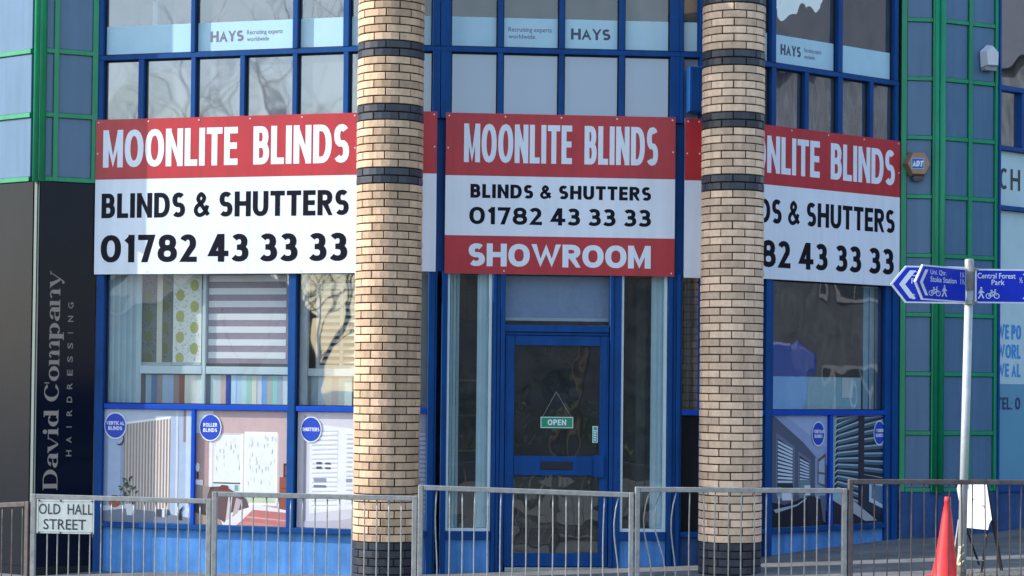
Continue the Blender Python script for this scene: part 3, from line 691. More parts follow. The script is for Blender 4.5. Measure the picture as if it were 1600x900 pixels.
# ---------------------------------------------------------------- brick columns
def column(px, Yc, rad, label, zoff, light):
    cx = (px-PX)/F*Yc
    t = thing('brick_column', label, 'column', (cx, Yc, 0), 'banded brick columns')
    NB_, CH = 8, .075; half = math.pi/NB_; J = .0055
    def brick_geo(bm, a0, zc_, mi=0):
        prof = [(-.5*CH+J, rad-.028), (-.5*CH+J, rad-.0035), (-.5*CH+J+.0035, rad), (.5*CH-J-.0035, rad), (.5*CH-J, rad-.0035), (.5*CH-J, rad-.028)]
        jw = J/rad; angs = [-half+jw, -half+jw+.012, -half*.33, half*.33, half-jw-.012, half-jw]
        grid = []
        for k, a in enumerate(angs):
            e = .0035 if k in (0, 5) else 0
            grid.append([bm.verts.new((math.sin(a+a0)*(r_-(e if r_ > rad-.01 else 0)), -math.cos(a+a0)*(r_-(e if r_ > rad-.01 else 0)), z_+zc_)) for z_, r_ in prof])
        for i in range(5):
            for j in range(5):
                f = bm.faces.new((grid[i][j], grid[i+1][j], grid[i+1][j+1], grid[i][j+1])); f.material_index = mi
        for g in (grid[0], grid[-1]): f = bm.faces.new(g); f.material_index = mi
    meshes = {}
    for nm, mm in (('light', light), ('dark', BRICK_D)):
        bm = NB(); brick_geo(bm, 0, 0); bmesh.ops.recalc_face_normals(bm, faces=bm.faces); me = bpy.data.meshes.new('brick'); bm.to_mesh(me); bm.free(); me.materials.append(mm); meshes[nm] = me
    back = NB()
    # facing centre towards the street (the camera side), measured joints at -5.5 and 17.8 degrees
    for c in range(-3, 75):
        dark = c < 4 or any(s <= c <= s+1 for s in (49, 57, 65, 73))
        base = R(-5.5-22.5) if c % 2 == 0 else R(17.8-22.5)
        items = sorted(((abs(((base + k*2*half + math.pi) % (2*math.pi)) - math.pi - R(-3)), base + k*2*half) for k in range(NB_)))
        for r_, (dv, a) in enumerate(items):
            z_ = (c+.5)*CH + zoff
            if r_ < 4 and 0 <= c:
                o = bpy.data.objects.new('brick', meshes['dark' if dark else 'light']); COL.objects.link(o); o.parent = t
                o.rotation_euler = (0, 0, a + random.uniform(-.004, .004)); o.location = (math.sin(a)*random.uniform(-.0012, .0012), 0, z_+random.uniform(-.0008, .0008))
            else: brick_geo(back, a, z_, 1 if dark else 0)
    bo = finish('rear_bricks', back, [light, BRICK_D], None, centre=False); bo.parent = t; bo['kind'] = 'stuff'
    bm = NB(); tube(bm, [(0, 0, -.4), (0, 0, 75*CH+zoff)], rad-.012, 40); mo = finish('mortar_core', bm, MORTAR, None, centre=False, smooth=False); mo.parent = t
    bm = NB(); tube(bm, [(0, 0, 75*CH+zoff), (0, 0, ZTOP+.2)], rad-.005, 40); mo = finish('column_head', bm, light, None, centre=False); mo.parent = t
    return t
BRICK2 = mat('pale_buff_brick', (.70, .50, .345), .62, .35, var=.12, vscale=22, streak=.17, rand=.17, bump=.5, bscale=120)
column(606, 20.72, .318, 'left banded brick column beside the wide sunlit sign', .002, BRICK)
column(1143, 21.05, .305, 'right banded brick column overlapping the right hand sign', .004, BRICK2)

# ---------------------------------------------------------------- window posters
def poster(W, x0, y0, x1, y1, items, label, d=-.004, badge=None, fit=None, zr=None):
    ym = (y0+y1)/2
    u0, u1 = W.u(x0, ym), W.u(x1, ym); z0, z1 = (W.z((x0+x1)/2, y1), W.z((x0+x1)/2, y0)) if zr is None else zr
    t = thing('window_poster', label, 'poster', W.P((u0+u1)/2, z0, d), 'photographic window posters')
    bm = NB(); W.box(bm, u0, u1, z0, z1, d-.006, d); finish('backing_sheet', bm, STUD, t)
    bm = NB(); ms = []; idx = {}
    def mi(c):
        if c not in idx:
            idx[c] = len(ms); ms.append(mat('print_%d_%d_%d' % c, S(*c, k=.86), .38, .4, var=.05, vscale=9))
        return idx[c]
    for k, (pts, c) in enumerate(items):
        pp = [(u0+(u1-u0)*min(max(a, 0), 1), z0+(z1-z0)*min(max(b, 0), 1)) for a, b in pts]
        try: W.poly(bm, pp, d+.0008+k*.00006, mi(c))
        except ValueError: pass
    finish('print', bm, ms, t, normals=False)
    if badge:
        bx, by, rx, ry, lines = badge
        cu, cz = W.at(bx, by); ru = abs(W.u(bx+rx, by)-cu); rz = abs(W.z(bx, by-ry)-cz); bm = NB()
        for f_, k_, mm in ((1.0, 0, 0), (.91, 1, 1)):
            W.poly(bm, [(cu+ru*f_*math.cos(a*math.pi/18), cz+rz*f_*math.sin(a*math.pi/18)) for a in range(36)], d+.010+k_*.0008, mm)
        finish('round_badge', bm, [BANNER_W, mat('badge_blue', (.008, .05, .46), .4)], t, normals=False)
        bm = NB()
        hh = rz*.19; n = len(lines)
        for i, s_ in enumerate(lines):
            zc_ = cz + ((n-1)/2-i)*hh*2.0; wd = ru*.80*(1.0 if len(s_) > 6 else .78)
            kit(bm, W, s_, cu-wd, cu+wd, zc_-hh*.72, zc_+hh*.72, .2, .2, d+.0125, .14)
        finish('lettering', bm, BANNER_W, t, normals=False)
    return t
def rc(a, b, c, d): return [(a, b), (c, b), (c, d), (a, d)]
def ell(cx, cy, rx, ry, n=14): return [(cx+rx*math.cos(2*math.pi*k/n), cy+ry*math.sin(2*math.pi*k/n)) for k in range(n)]
# 1 vertical blinds
it = [(rc(0, 0, 1, 1), (170, 188, 212)), (rc(0, 0, .08, 1), (140, 158, 186)), ([(0, .86), (0, 1), (1, 1), (1, .97), (.74, .93), (.28, .88)], (186, 200, 218)), (rc(.22, .08, .27, .88), (150, 165, 190)), ([(.26, .885), (.26, .865), (.77, .925), (.77, .945)], (238, 240, 242)),
      (rc(.255, .05, .77, .30), (178, 164, 158)), ([(.255, .05), (.77, .05), (.77, .92), (.255, .86)], (158, 146, 146))]
n = 15
for i in range(n):
    a = .262 + .505*i/n; b = a+.505/n*.70; k = (i/n)
    col = (int(196+44*k), int(184+46*k), int(174+46*k))
    it.append(([(a, .06), (b, .06), (b, .868+.055*(i+.7)/n), (a, .868+.055*i/n)], col))
    it.append(([(a, .06), (a+.008, .06), (a+.008, .868+.055*(i+.2)/n), (a, .868+.055*i/n)], (150, 138, 134)))
it += [(rc(.83, 0, .855, 1), (205, 214, 228)), (rc(.91, .72, .94, 1), (148, 132, 130)), ([(.94, .0), (1, 0), (1, 1), (.94, 1)], (196, 212, 236)), ([(0, 0), (1, 0), (1, .05), (.6, .10), (.3, .12), (0, .09)], (120, 128, 146)), ([(0, .09), (.3, .12), (.33, .15), (0, .14)], (206, 210, 216)),
       (ell(.16, .17, .07, .045), (172, 92, 66)), (ell(.16, .205, .06, .03), (96, 70, 48)), ([(.30, .06), (.36, .06), (.38, .16), (.28, .16)], (226, 228, 232)), (ell(.21, .73, .05, .055), (60, 66, 84)), (ell(.195, .745, .05, .055), (172, 188, 212))]
random.seed(3)
for i in range(46):
    a = random.uniform(0, 6.28); r_ = random.uniform(.2, 1); x = .32+.09*r_*math.cos(a); y = .27+.13*r_*math.sin(a)
    da = random.uniform(0, 3.14); it.append(([(x, y), (x+.028*math.cos(da), y+.022*math.sin(da)), (x+.05*math.cos(da+.3), y+.04*math.sin(da+.3)), (x+.022*math.cos(da+.8), y+.022*math.sin(da+.8))], random.choice([(58, 78, 62), (84, 106, 84), (44, 60, 52)])))
it += [([(.60, .06), (.70, .05), (.78, .08), (.76, .12), (.62, .12)], (70, 74, 92)), (rc(.69, .05, .72, .13), (215, 222, 232)), ([(.87, .03), (.91, .03), (.90, .10), (.93, .16), (.88, .12)], (40, 42, 52))]
poster(WL, 155, 641, 296.5, 820, it, 'window poster with the VERTICAL BLINDS badge and beige slats', badge=(178.5, 665, 17.5, 21, ['VERTICAL', 'BLINDS']), zr=(zp1+.004, zb0-.006))
# 2 roller blinds in a bedroom
it = [(rc(0, 0, 1, 1), (196, 172, 172)), (rc(0, .78, .18, 1), (216, 220, 228)), (rc(.0, .3, .15, .8), (178, 150, 148)), (rc(.14, .26, .18, .78), (232, 232, 236)), (rc(.175, .2, .885, .805), (206, 198, 200)),
      (rc(.19, .22, .48, .79), (228, 232, 234)), (rc(.48, .2, .505, .80), (246, 246, 246)), (rc(.52, .18, .87, .82), (246, 246, 246)), (rc(.535, .20, .86, .80), (230, 234, 236)), (rc(.19, .36, .48, .372), (60, 62, 68)), (rc(.535, .27, .86, .283), (60, 62, 68)),
      (rc(.19, .2, .48, .355), (206, 222, 226)), (rc(.42, .3, .46, .35), (130, 160, 160)), (rc(.535, .2, .86, .268), (190, 208, 178))]
random.seed(5)
for i in range(60):
    x = random.choice([random.uniform(.2, .47), random.uniform(.545, .85)]); y = random.uniform(.42 if x < .5 else .34, .76); it.append((rc(x, y, x+.008, y+.035), (221, 225, 229)))
it += [(rc(.90, .12, 1, .43), (150, 84, 66)), (rc(.92, .33, 1, .335), (96, 48, 40)), (rc(.92, .25, 1, .255), (96, 48, 40)), (rc(.94, .43, 1, .55), (60, 40, 40)), (rc(.955, .445, .985, .53), (140, 80, 70)), (ell(.02, .5, .022, .04), (238, 236, 230)), (rc(.01, .40, .03, .46), (50, 44, 50)), (rc(0, .33, .08, .39), (236, 232, 230)),
       ([(0, 0), (1, 0), (1, .14), (.7, .18), (0, .2)], (232, 228, 230)), ([(.5, .04), (1, .0), (1, .12), (.62, .14)], (196, 120, 116)), ([(.55, .07), (1, .045), (1, .055), (.56, .082)], (224, 170, 164)), ([(.44, .0), (.5, .04), (1, .0), (1, 0)], (206, 140, 134)), ([(0, 0), (.3, 0), (.24, .09), (0, .10)], (168, 146, 132)),
       ([(0, .1), (.2, .06), (.32, .2), (.34, .34), (0, .32)], (70, 62, 64)), ([(0, .2), (.12, .2), (.16, .33), (0, .35)], (150, 136, 132)), ([(.1, .12), (.32, .02), (.36, .1), (.58, .16), (.54, .24), (.36, .32), (.22, .33), (.14, .28)], (104, 82, 84)), ([(.33, .04), (.38, .06), (.40, .25), (.36, .27)], (206, 196, 198)), ([(.40, .07), (.46, .11), (.50, .22), (.44, .24)], (186, 172, 176)), ([(.24, .31), (.36, .30), (.35, .345), (.28, .35)], (120, 56, 52))]
poster(WL, 304, 642, 450, 823, it, 'window poster with the ROLLER BLINDS badge showing a bed', badge=(327, 668, 17.5, 21.5, ['ROLLER', 'BLINDS']), zr=(zp1+.004, zb0-.006))
# 3 shutters
def shutters(cols, x0, x1, y0, y1, n, skew=.0):
    out = []
    for i in range(n):
        a = y0+(y1-y0)*i/n; b = a+(y1-y0)/n*.62
        out.append(([(x0, a), (x1, a-skew), (x1, b-skew), (x0, b)], cols[0])); out.append(([(x0, b), (x1, b-skew), (x1, b+.008-skew), (x0, b+.008)], cols[1]))
    return out
it = [(rc(0, 0, 1, 1), (206, 208, 220)), (rc(0, 0, .09, 1), (190, 190, 200)), (rc(.07, .02, .10, .97), (160, 156, 168)), ([(.14, .12), (.9, .2), (.9, .84), (.14, .90)], (228, 232, 240))]
it += shutters([(236, 240, 248), (178, 186, 204)], .17, .46, .16, .84, 17, -.01) + shutters([(230, 234, 244), (176, 184, 202)], .56, .84, .22, .82, 15, .005)
it += [(rc(.19, .40, .33, .43), (140, 150, 176)), (rc(.19, .35, .33, .37), (110, 124, 154)), (rc(.56, .40, .70, .43), (140, 150, 176)), (rc(.22, .55, .28, .57), (80, 86, 108)), (rc(.22, .51, .28, .53), (80, 86, 108)), (rc(.32, .55, .38, .565), (80, 86, 108)), (rc(.32, .51, .38, .525), (80, 86, 108)), ([(0, 0), (1, 0), (1, .16), (.5, .07), (0, .05)], (188, 184, 196)), (rc(.86, .02, .9, .96), (222, 226, 236))]
poster(WL, 462.5, 644, 600, 826, it, 'window poster with the SHUTTERS badge and white louvres', badge=(484.5, 671, 16.5, 20.5, ['SHUTTERS']), zr=(zp1+.004, zb0-.006))
# 3b strip beyond the left column
it = [(rc(0, 0, 1, 1), (150, 160, 186))] + shutters([(178, 188, 212), (128, 138, 166)], .05, .95, .15, .85, 18)
poster(WL2, 622, 644, 668, 826, it, 'narrow strip of shutter poster between the left brick column and blue post', zr=(zp1+.004, zb0-.006))
# 4 day and night blinds in a dining room
it = [(rc(0, 0, 1, 1), (86, 96, 120)), ([(0, .3), (.04, .95), (.0, 1)], (50, 58, 82)), ([(.12, 1), (1, 1), (1, .55), (.82, .62), (.6, .76)], (150, 168, 208)), ([(.3, 1), (1, 1), (1, .70)], (166, 184, 222)),
      ([(.16, .28), (.16, .85), (.46, .72), (.46, .28)], (112, 124, 150)), ([(.18, .28), (.18, .80), (.43, .70), (.43, .28)], (44, 52, 72)), ([(.52, .28), (.52, .68), (.72, .6), (.72, .28)], (112, 124, 150)), ([(.54, .28), (.54, .64), (.70, .58), (.70, .28)], (44, 52, 72)),
      (rc(.80, .2, .98, .62), (140, 158, 192)), ([(.84, .38), (.98, .34), (.98, .66), (.84, .60)], (112, 96, 92)), ([(.86, .49), (.96, .48), (.96, .62), (.86, .58)], (166, 186, 212)), ([(.86, .39), (.96, .37), (.96, .46), (.86, .47)], (160, 182, 212))]
for i in range(11):
    a = .80-.036*i - .02; it.append(([(.185, a), (.425, a-.075+.007*i), (.425, a-.095+.007*i), (.185, a-.020)], (206, 222, 242)))
for i in range(9):
    a = .615-.030*i; it.append(([(.545, a), (.695, a-.045+.005*i), (.695, a-.061+.005*i), (.545, a-.016)], (198, 216, 240)))
it += [(rc(.18, .26, .43, .36), (150, 178, 200)), (rc(.54, .26, .70, .42), (110, 140, 150)), (rc(.26, .24, .42, .36), (222, 230, 240)), ([(.24, .37), (.44, .37), (.44, .345), (.24, .345)], (30, 36, 52)), (rc(.62, .28, .72, .37), (216, 226, 240)), ([(0, 0), (1, 0), (1, .12), (.9, .24), (.7, .27), (.3, .2), (0, .24)], (20, 24, 36)), ([(.12, .16), (.5, .20), (.66, .26), (.66, .245), (.5, .185), (.16, .13)], (170, 186, 206)), ([(.66, .27), (.8, .27), (.94, .05), (.9, .0), (.7, .0)], (36, 40, 54)), ([(.88, .27), (.98, .27), (.98, .02), (.94, .04)], (96, 108, 130))]
poster(WR, 1202, 652, 1297, 822, it, 'window poster of a dim dining room, left of the two on the right wall', badge=(1282.5, 678, 10, 19.5, ['VENETIAN', 'BLINDS']), zr=(zp1+.004, zb0-.006))
# 5 wooden blinds close up
it = [(rc(0, 0, 1, 1), (34, 46, 62)), ([(0, .2), (.06, .2), (.10, 1), (0, 1)], (140, 172, 176))]
for i in range(15):
    a = 1.02-.053*i; s_ = .10-.014*i
    it.append(([(.12, a-.075), (.47, a-.075+s_), (.47, a-.045+s_), (.12, a-.045)], (84, 110, 130))); it.append(([(.12, a-.049), (.47, a-.049+s_), (.47, a-.036+s_), (.12, a-.036)], (168, 196, 208)))
    it.append(([(.06, a-.08), (.12, a-.05), (.12, a-.035), (.07, a-.06)], (176, 204, 190)))
for i in range(9):
    a = 1.02-.066*i; s_ = .08-.016*i
    it.append(([(.55, a-.075), (1, a-.075+s_), (1, a-.045+s_), (.55, a-.045)], (76, 102, 124))); it.append(([(.55, a-.049), (1, a-.049+s_), (1, a-.034+s_), (.55, a-.034)], (150, 182, 200)))
it += [(rc(.47, .45, .57, 1), (44, 46, 60)), ([(.5, .46), (1, .40), (1, .0), (.5, .1)], (40, 52, 72)), ([(.66, .40), (1, .36), (1, .10), (.66, .2)], (190, 208, 226)), ([(.70, .36), (.98, .33), (.98, .14), (.70, .23)], (96, 130, 160)), ([(0, 0), (1, 0), (1, .05), (.12, .2), (0, .3)], (28, 36, 54)), ([(0, .24), (.6, .02), (.8, .02), (.2, .30), (.05, .3)], (176, 180, 188)), (ell(.1, .26, .07, .035), (150, 196, 206))]
poster(WR, 1302.5, 652, 1393, 822, it, 'window poster with a close-up of grey wooden slats, nearest the green pier', badge=(1378, 676.5, 9, 19.5, ['WOODEN', 'BLINDS']), zr=(zp1+.004, zb0-.006))
it = [(rc(0, 0, 1, 1), (96, 100, 110)), (rc(.2, .3, .8, .9), (130, 138, 150))]
poster(WR, 1150, 652, 1194, 824, it, 'window poster sliver with a round badge just right of the right brick column', badge=(1187, 676, 8, 19, []), zr=(zp1+.004, zb0-.006))

# ---------------------------------------------------------------- blinds shown in the windows
def slatrow(W, x0, x1, y0, y1, d, cols, label, turn=0.0, name='vertical_blind', n=None, group='vertical blinds in the shop windows', wid=None, rail=True, zr=None):
    ym = (y0+y1)/2; u0, u1 = W.u(x0, ym, d), W.u(x1, ym, d)
    z0, z1 = (W.z((x0+x1)/2, y1, d), W.z((x0+x1)/2, y0, d)) if zr is None else zr
    t = thing(name, label, 'blind', W.P((u0+u1)/2, z1, d), group)
    n = n or len(cols); st = (u1-u0)/n
    for i in range(n):
        c = cols[i % len(cols)]; m_ = mat('slat_%d_%d_%d' % c, S(*c, k=1.12), .75, .2, var=.05)
        uc = u0+st*(i+.5); w_ = (wid or st*.98)/2; a = turn + random.uniform(-.06, .06)
        du, dd = w_*math.cos(a), w_*math.sin(a); bm = NB(); th = .0015
        hexa(bm, [W.P(uc-du, z0, d+dd+th), W.P(uc+du, z0, d-dd+th), W.P(uc+du, z0, d-dd-th), W.P(uc-du, z0, d+dd-th), W.P(uc-du, z1, d+dd+th), W.P(uc+du, z1, d-dd+th), W.P(uc+du, z1, d-dd-th), W.P(uc-du, z1, d+dd-th)])
        finish('slat', bm, m_, t)
    if rail:
        bm = NB(); W.box(bm, u0, u1, z1, z1+.035, d-.02, d+.02); finish('head_rail', bm, UPVC, t)
    return t
TEAL = [(150, 178, 186), (168, 192, 198), (140, 168, 178)]
zlo = zb1+.005; zhi = zs_bot+.0
slatrow(WL, 166, 218.5, 430, 632, -.11, [(186, 212, 218), (204, 226, 230), (176, 202, 210)], 'drawn-back pale vertical blind at the far left of the left shop window', turn=.85, n=17, wid=.06, zr=(zlo, zhi))
slatrow(WC, 702, 716.5, 430, 828, -.07, TEAL, 'pale vertical blind edge in the slim window left of the door', turn=.35, n=3, zr=(zwl+.03, zhi))
slatrow(WC, 746, 766, 430, 828, -.075, [(206, 228, 236), (222, 238, 244)], 'bunched vertical blind in the slim window left of the door, beside its frame', turn=.55, n=6, wid=.05, zr=(zwl+.03, zhi))
slatrow(WC, 1017.5, 1041, 430, 828, -.075, [(206, 228, 236), (222, 238, 244)], 'bunched vertical blind in the slim window right of the door', turn=.55, n=6, wid=.05, zr=(zwl+.03, zhi))
slatrow(WR, 1348, 1385, 440, 641, -.12, [(120, 160, 176), (132, 168, 180)], 'pale grey-blue vertical blind at the green pier end of the right window', turn=.15, n=4, zr=(zlo, zhi))
slatrow(WL2, 640, 668, 430, 632, -.12, [(150, 165, 165), (130, 150, 155)], 'grey blind in the slit window between the left brick column and blue post', turn=.1, n=3, zr=(zlo, zhi))
slatrow(WR2, 1068, 1094, 430, 632, -.12, [(70, 86, 88), (90, 108, 110)], 'dull grey blind in the slit window left of the right brick column', turn=.4, n=5, zr=(zlo, zhi))
s1 = [(92, 84, 84), (150, 178, 188), (92, 120, 160), (150, 140, 128), (164, 186, 206), (156, 180, 210), (150, 130, 120), (140, 78, 58), (214, 218, 200), (226, 226, 212), (214, 222, 216)]
s2 = [(110, 118, 124), (196, 222, 214), (204, 216, 214), (206, 178, 168), (28, 66, 160), (186, 222, 236), (184, 210, 236), (196, 228, 222), (166, 216, 200), (222, 220, 200), (200, 210, 220), (126, 172, 226), (190, 190, 176), (150, 212, 200), (176, 190, 206), (214, 226, 226)]
s3 = [(120, 130, 136), (150, 176, 186), (196, 220, 224), (214, 214, 194), (200, 196, 186), (206, 220, 206), (200, 224, 220)]
zs1 = WL.z(330, 586, -.14)
slatrow(WL, 219, 315, 586, 632, -.14, s1, 'row of mixed colour sample slats below the green dotted blind', name='slat_samples', group='hanging slat samples', zr=(zlo, zs1), rail=False)
slatrow(WL, 321, 450, 586, 632, -.14, s2, 'row of pastel sample slats with one navy slat below the striped blind', name='slat_samples', group='hanging slat samples', zr=(zlo, zs1), rail=False)
slatrow(WL, 476, 550, 588, 633, -.14, s3, 'row of cream and grey sample slats below the louvred shutter', name='slat_samples', group='hanging slat samples', zr=(zlo, zs1), rail=False)
# inner frames of the display
def inner(W, x0, x1, y0, y1, d0=-.16, d1=-.115, m_=UPVC, name='inner_frame'):
    xm, ym = (x0+x1)/2, (y0+y1)/2
    return piece(name, W, W.u(x0, ym, d1), W.u(x1, ym, d1), W.z(xm, y1, d1), W.z(xm, y0, d1), d0, d1, m_, B, bevel=.004)
inner(WL, 315.5, 321, 426, 633, -.155, -.105); inner(WL, 219, 315, 571, 584, -.13, -.10); inner(WL, 321.5, 450, 573, 585, -.13, -.10)
inner(WL, 466, 480, 426, 636, -.15, -.09); inner(WL, 480.5, 560, 576, 588, -.13, -.10)
# dotted blind
d_ = -.15
def flatblind(W, x0, x1, y0, y1, d, label, name='roller_blind', cloth=(226, 230, 222), bar=(200, 208, 210)):
    u0, z0, u1, z1 = W.rect(x0, y0, x1, y1, d); t = thing(name, label, 'blind', W.P((u0+u1)/2, z1, d))
    bm = NB(); W.box(bm, u0, u1, z0, z1, d-.002, d); finish('fabric', bm, mat('cloth_%d_%d_%d' % cloth, S(*cloth, k=1.12), .85, .1, var=.06, vscale=30), t)
    bm = NB(); W.box(bm, u0, u1, z0-.03, z0, d-.01, d+.01); finish('bottom_bar', bm, mat('cloth_%d_%d_%d' % bar, S(*bar, k=.9), .5), t)
    return t, u0, u1, z0, z1
t, u0, u1, z0, z1 = flatblind(WL, 270.5, 315, 427, 566, d_, 'roller blind with yellow-green dots, right half beside the striped blind')
def dots(W, t, u0, u1, z0, z1, d, c1, c2, cols):
    bm = NB(); r_ = .052
    for j in range(8):
        for i in range(cols):
            uc = u0 + (u1-u0)*((i+.5)/cols); zc_ = z0+.04+j*.215 + (.10 if i % 2 else 0)
            if zc_+r_ > z1 or uc+r_ > u1: continue
            W.poly(bm, [(uc+r_*.9*math.cos(a), zc_+r_*1.15*math.sin(a)) for a in [k*math.pi/8 for k in range(16)]], d+.001, 0)
    for k in range(150):
        uc = random.uniform(u0+.02, u1-.02); zc_ = random.uniform(z0+.02, z1-.02); a = random.uniform(0, 3.14); l = random.uniform(.008, .02)
        W.poly(bm, [(uc+l*math.cos(a), zc_+l*math.sin(a)), (uc-l*.4*math.sin(a), zc_+l*.4*math.cos(a)), (uc-l*math.cos(a), zc_-l*math.sin(a)), (uc+l*.4*math.sin(a), zc_-l*.4*math.cos(a))], d+.0006, 1)
    finish('printed_pattern', bm, [mat('dot_print_%d_%d_%d' % c1, S(*c1, k=.9), .85), mat('dot_print_%d_%d_%d' % c2, S(*c2, k=.9), .85)], t, normals=False)
dots(WL, t, u0, u1, z0, z1, d_, (196, 200, 116), (202, 210, 200), 2)
t, u0, u1, z0, z1 = flatblind(WL, 220, 270, 427, 566, d_-.03, 'left half of the dotted blind with shade painted in as darker cloth, next to the drawn-back vertical blind', cloth=(112, 120, 112))  # shade on this half is put into darker cloth and dot colours
dots(WL, t, u0, u1, z0, z1, d_-.03, (112, 118, 60), (80, 90, 84), 2)
bm = NB(); W_ = WL; ua, ub = WL.u(245, 500, d_-.02), WL.u(253.5, 500, d_-.02); WL.box(bm, ua, ub, z0, z1, d_-.025, d_-.023); finish('cream_strip', bm, mat('cream_cloth', (.72, .70, .58), .85), t)
# day and night blind
t, u0, u1, z0, z1 = flatblind(WL, 322, 450, 427, 568, d_, 'wide mauve and white striped blind in the left shop window', name='striped_blind', cloth=(156, 144, 156), bar=(78, 72, 84))
k = 0; zz = z1-.02
while zz > z0+.05:
    bm = NB(); WL.box(bm, u0+.03, u1-.02, zz-.065, zz, d_+.0005, d_+.003); finish('white_stripe', bm, mat('voile_white', S(232, 236, 238, k=1.05), .8), t); zz -= .13
# louvred shutter
def shutter(W, x0, x1, y0, y1, d, label):
    u0, z0, u1, z1 = W.rect(x0, y0, x1, y1, d); t = thing('louvred_shutter', label, 'shutter', W.P((u0+u1)/2, z0, d)); st = mat('shutter_paint', (.50, .56, .58), .5)
    um = u0+(u1-u0)*.56
    bm = NB()
    for a, b in ((u0-.045, u0-.004), (um-.016, um+.016), (u1+.004, u1+.045)): W.box(bm, a, b, z0-.06, z1+.06, d-.03, d+.01)
    for a, b in ((u0-.003, um-.017), (um+.017, u1+.003)):
        for c, e in ((z0-.06, z0-.005), (z1+.005, z1+.06)): W.box(bm, a, b, c, e, d-.028, d+.008)
    finish('shutter_frame', bm, st, t)
    n = int((z1-z0)/.068)
    for i in range(n):
        zc_ = z0+(i+.5)*(z1-z0)/n
        for a, b in ((u0, um-.018), (um+.018, u1)):
            bm = NB(); P = W.P; hh, dd = .017, .024
            hexa(bm, [P(a, zc_-hh, d+dd), P(b, zc_-hh, d+dd), P(b, zc_-hh-.005, d+dd-.008), P(a, zc_-hh-.005, d+dd-.008), P(a, zc_+hh, d-dd), P(b, zc_+hh, d-dd), P(b, zc_+hh-.005, d-dd-.008), P(a, zc_+hh-.005, d-dd-.008)])
            finish('louvre', bm, st, t)
    bm = NB(); W.box(bm, um-.006, um+.006, z0+.02, z1-.02, d+.03, d+.038); finish('tilt_rod', bm, mat('grey_rod', (.3, .33, .34), .5), t)
shutter(WL, 501, 560, 452, 570, -.17, 'white louvred shutter hanging in the window beside the left brick column')
# blind in the panel over the door, pale low screen and paper in the right window
flatblind(WC, 786, 953, 432, 497, -.11, 'pale blue roller blind in the glass over the door', cloth=(140, 156, 188), bar=(196, 206, 220))
t, u0, u1, z0, z1 = flatblind(WR, 1208, 1345, 589, 642, -.10, 'pale low screen across the foot of the right shop window', name='window_screen', cloth=(140, 176, 182), bar=(120, 140, 150))
t['category'] = 'screen'
u0, z0, u1, z1 = WR.rect(1316, 591, 1333, 622, -.09)
bm = NB(); WR.box(bm, u0, u1, z0, z1, -.096, -.093); o = finish('paper_notice', bm, mat('cream_paper', (.62, .66, .62), .8)); tag(o, 'blank pale notice stuck to the low screen in the right window', 'notice')
# furniture seen dimly inside
def desk(x, y, label, top):
    t = thing('desk', label, 'desk', (x, y, .03)); 
    bm = NB(); abox(bm, x-.6, x+.6, y-.35, y+.35, .74, .77); finish('desk_top', bm, top, t)
    bm = NB(); abox(bm, x-.58, x+.58, y-.33, y-.31, .2, .738); finish('modesty_panel', bm, top, t)
    for sx in (-.57, .57):
        for sy in (-.3, .3): bm = NB(); tube(bm, [(x+sx, y+sy, .03), (x+sx, y+sy, .74)], .02, 6); finish('leg', bm, METAL, t)
desk(.3, 24.6, 'pale desk standing in the dark showroom behind the door', mat('beech_top', (.4, .3, .2), .5))
desk(3.1, 24.2, 'blue-fronted desk behind the right shop window', mat('blue_laminate', (.02, .09, .4), .4))
def bookcase(x, y, label):
    t = thing('display_stand', label, 'display stand', (x, y, .03)); pm = mat('grey_laminate', (.28, .28, .27), .5)
    for sx in (-.4, .38): bm = NB(); abox(bm, x+sx, x+sx+.02, y, y+.35, .03, 1.9); finish('side_panel', bm, pm, t)
    for i in range(5): bm = NB(); abox(bm, x-.379, x+.379, y, y+.35, .15+.42*i, .17+.42*i); finish('shelf', bm, pm, t)
bookcase(-.4, 25.9, 'open display stand in the dark showroom seen through the door')

# ---------------------------------------------------------------- things on the door
W = WC
bm = NB(); u0, z0, u1, z1 = DU(845), dz(669), DU(896), dz(651.5)
t = thing('open_sign', 'small green and white OPEN sign hanging inside the door glass', 'sign', W.P((u0+u1)/2, z0, -.015))
W.box(bm, u0, u1, z0, z1, -.019, -.015); finish('plate', bm, mat('white_plate', (.6, .75, .68), .4), t)
bm = NB(); W.box(bm, u0+.008, u1-.008, z0+.008, z1-.008, -.0149, -.0138); finish('green_face', bm, mat('sign_green', (.01, .26, .13), .4), t)
bm = NB(); kit(bm, W, 'OPEN', u0+.07, u1-.07, z0+.028, z1-.026, .24, .2, -.013, .14); finish('lettering', bm, BANNER_W, t, normals=False)
bm = NB(); top = W.P(DU(870, 610), dz(612), -.016)
for uu in (u0+.02, u1-.02): tube(bm, [W.P(uu, z1, -.016), top], .0012, 4)
finish('cord', bm, mat('pale_cord', (.5, .52, .5), .6), t)
u0, z0, u1, z1 = DU(926.5), dz(691.5), DU(935), dz(665.5)
t = thing('door_sticker', 'narrow green and white upright sticker by the door lock', 'sticker', W.P(u0, z0, -.02))
bm = NB(); W.box(bm, u0, u1, z0, z1, -.0215, -.0205); finish('sticker_sheet', bm, BANNER_W, t)
bm = NB(); W.poly(bm, [(u0+.008, z0+.008), (u1-.008, z0+.008), (u1-.008, z1-.05), (u0+.008, z1-.05)], -.0195)
W.poly(bm, [(u0+.008, z1-.04), (u1-.008, z1-.04), (u1-.008, z1-.008), (u0+.008, z1-.008)], -.0195); finish('print', bm, mat('sticker_green', (.02, .40, .30), .4), t, normals=False)
bm = NB(); um = (u0+u1)/2
for i in range(4): W.poly(bm, [(um-.010, z0+.02+i*.024), (um+.012, z0+.02+i*.024), (um+.004, z0+.036+i*.024), (um-.012, z0+.034+i*.024)], -.0188)
